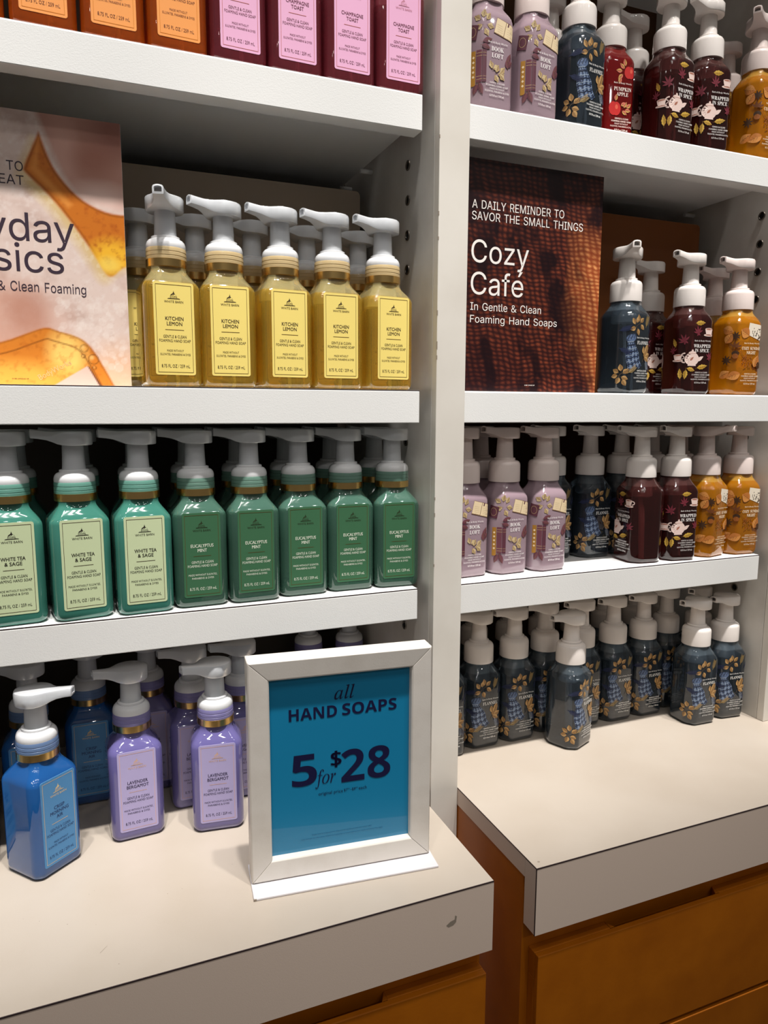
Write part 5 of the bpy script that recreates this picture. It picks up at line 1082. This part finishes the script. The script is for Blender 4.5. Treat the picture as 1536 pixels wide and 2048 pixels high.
put_text(m, 0, 'BodyWorks', -.0830, .0052, .0052, .0330, font=None, align='l', place=front, ang=radians(29))
m.build('bottle_wordmark', [M_PALE_INK], lp); m = MB()
put_text(m, 0, '0180 294325 SP', -.1073, .0056, .0012, .0145, align='l', place=front)
m.build('print_code', [M_DARK_INK], lp)
m = MB(); L = lambda s, v, cap, w: put_text(m, 0, s, .0222, v, cap, w, font='H', align='l', place=front)
L('A DAILY REMINDER TO', .2064, .0092, .1255); L('SAVOR THE SMALL THINGS', .1938, .0092, .1535)
m.build('tagline', [M_INK_W], rp); m = MB()
L('Cozy', .1470, .0252, .0775); L('Café', .1112, .0252, .0710); m.build('headline', [M_INK_W], rp); m = MB()
L('In Gentle & Clean', .0933, .0086, .0970); L('Foaming Hand Soaps', .0792, .0084, .1205)
m.build('subtitle', [M_INK_W], rp); m = MB()
put_text(m, 0, '0180 294323 SP', .0990, .0076, .0013, .0145, align='l', place=front)
m.build('print_code', [M_INK_W], rp)

# ================================================================== framed price sign on the left counter
sg = thing('price_sign', 'white framed blue price sign standing on the left counter', 'sign', (.2140, -.0732, .85005), -.10157)
m = MB(); m.box(-.0912, .0930, -.0210, .0340, 0.0, .0024); m.build('base_plate', [M_PLATE], sg, bevel=.0008)
m = MB(); cc = [(-.0912, -.0210), (-.0880, -.0210)]
m.box(-.0913, -.0885, -.0212, -.0196, .0002, .0023); m.build('worn_corner', [M_STAIN], sg, bevel=.0003)
FWID, FHGT, Z0 = .1813, .2218, .0026
prof = [(0, .022), (0, .0016), (.0014, 0), (.0188, .0016), (.0203, .0030), (.0207, .0092), (.0207, .022)]     # (inwards, back)
def bar(c0, c1, d0, d1, name='frame_bar'):
    """one mitred side; c0, c1 outer corners, d0, d1 inward diagonals"""
    m = MB(); g_ = .00022; e = Vector((c1[0]-c0[0], c1[1]-c0[1])).normalized()
    A = [(c0[0]+d0[0]*t+e.x*g_, y, c0[1]+d0[1]*t+e.y*g_) for t, y in prof]; B = [(c1[0]+d1[0]*t-e.x*g_, y, c1[1]+d1[1]*t-e.y*g_) for t, y in prof]
    m.rings([A, B], 0, True, True, False); m.build(name, [M_FRAME], sg, bevel=.00035)
x, z0, z1 = FWID/2, Z0, Z0 + FHGT
bar((-x, z0), (x, z0), (1, 1), (-1, 1)); bar((x, z0), (x, z1), (-1, 1), (-1, -1)); bar((x, z1), (-x, z1), (-1, -1), (1, -1)); bar((-x, z1), (-x, z0), (1, -1), (1, 1))
M_BLUE = mat('teal_blue_print', (22, 128, 172), .3, coat=.7); M_NAVY = mat('navy_print', (24, 24, 62), .3, coat=.5)
m = MB(); b = x - .0204; m.box(-b, b, .0088, .0120, z0 + .0204, z1 - .0204, 0)
def ins(u, v, off=0.0): return (u, .0085 - off, v + z0 - .0026 + .005)
P = lambda s, u, v, cap, w, f=None, al='l', mi=1, **k: put_text(m, mi, s, u, v, cap, w, font=f, align=al, place=ins, **k)
P('all', -.0068, .1718, .0140, .0204, 'I')
P('HAND', -.0514, .1544, .0118, .0472, 'B'); P('SOAPS', .0010, .1548, .0118, .0556, 'B')
P('5', -.0492, .0868, .0322, .0246, 'B'); P('28', -.0002, .0848, .0335, .0506, 'B'); P('for', -.0262, .0864, .0150, .0205, 'I')
for q in range(4): P('$', -.0108 + q*.0005, .1030, .0160, .0094, 'N')
P('original price', -.0232, .0746, .0033, .0245); P('$7', .0024, .0752, .0026, .0036); P('95', .0060, .0766, .0014, .0023); P('–', .0086, .0750, .0030, .0018)
P('$8', .0106, .0752, .0026, .0036); P('95', .0142, .0766, .0014, .0023); P('each', .0175, .0748, .0033, .0083)
P('Single item at original price. May not be combined with any other offer.', -.0302, .0334, .0011, .0615, mi=2); P('Valid through the offer dates. Subject to availability, at listed retail stores. Other exclusions may apply.', -.0412, .0298, .0011, .0840, mi=2)
m.build('price_insert', [M_BLUE, M_NAVY, mat('faint_print', (20, 84, 128), .4)], sg)
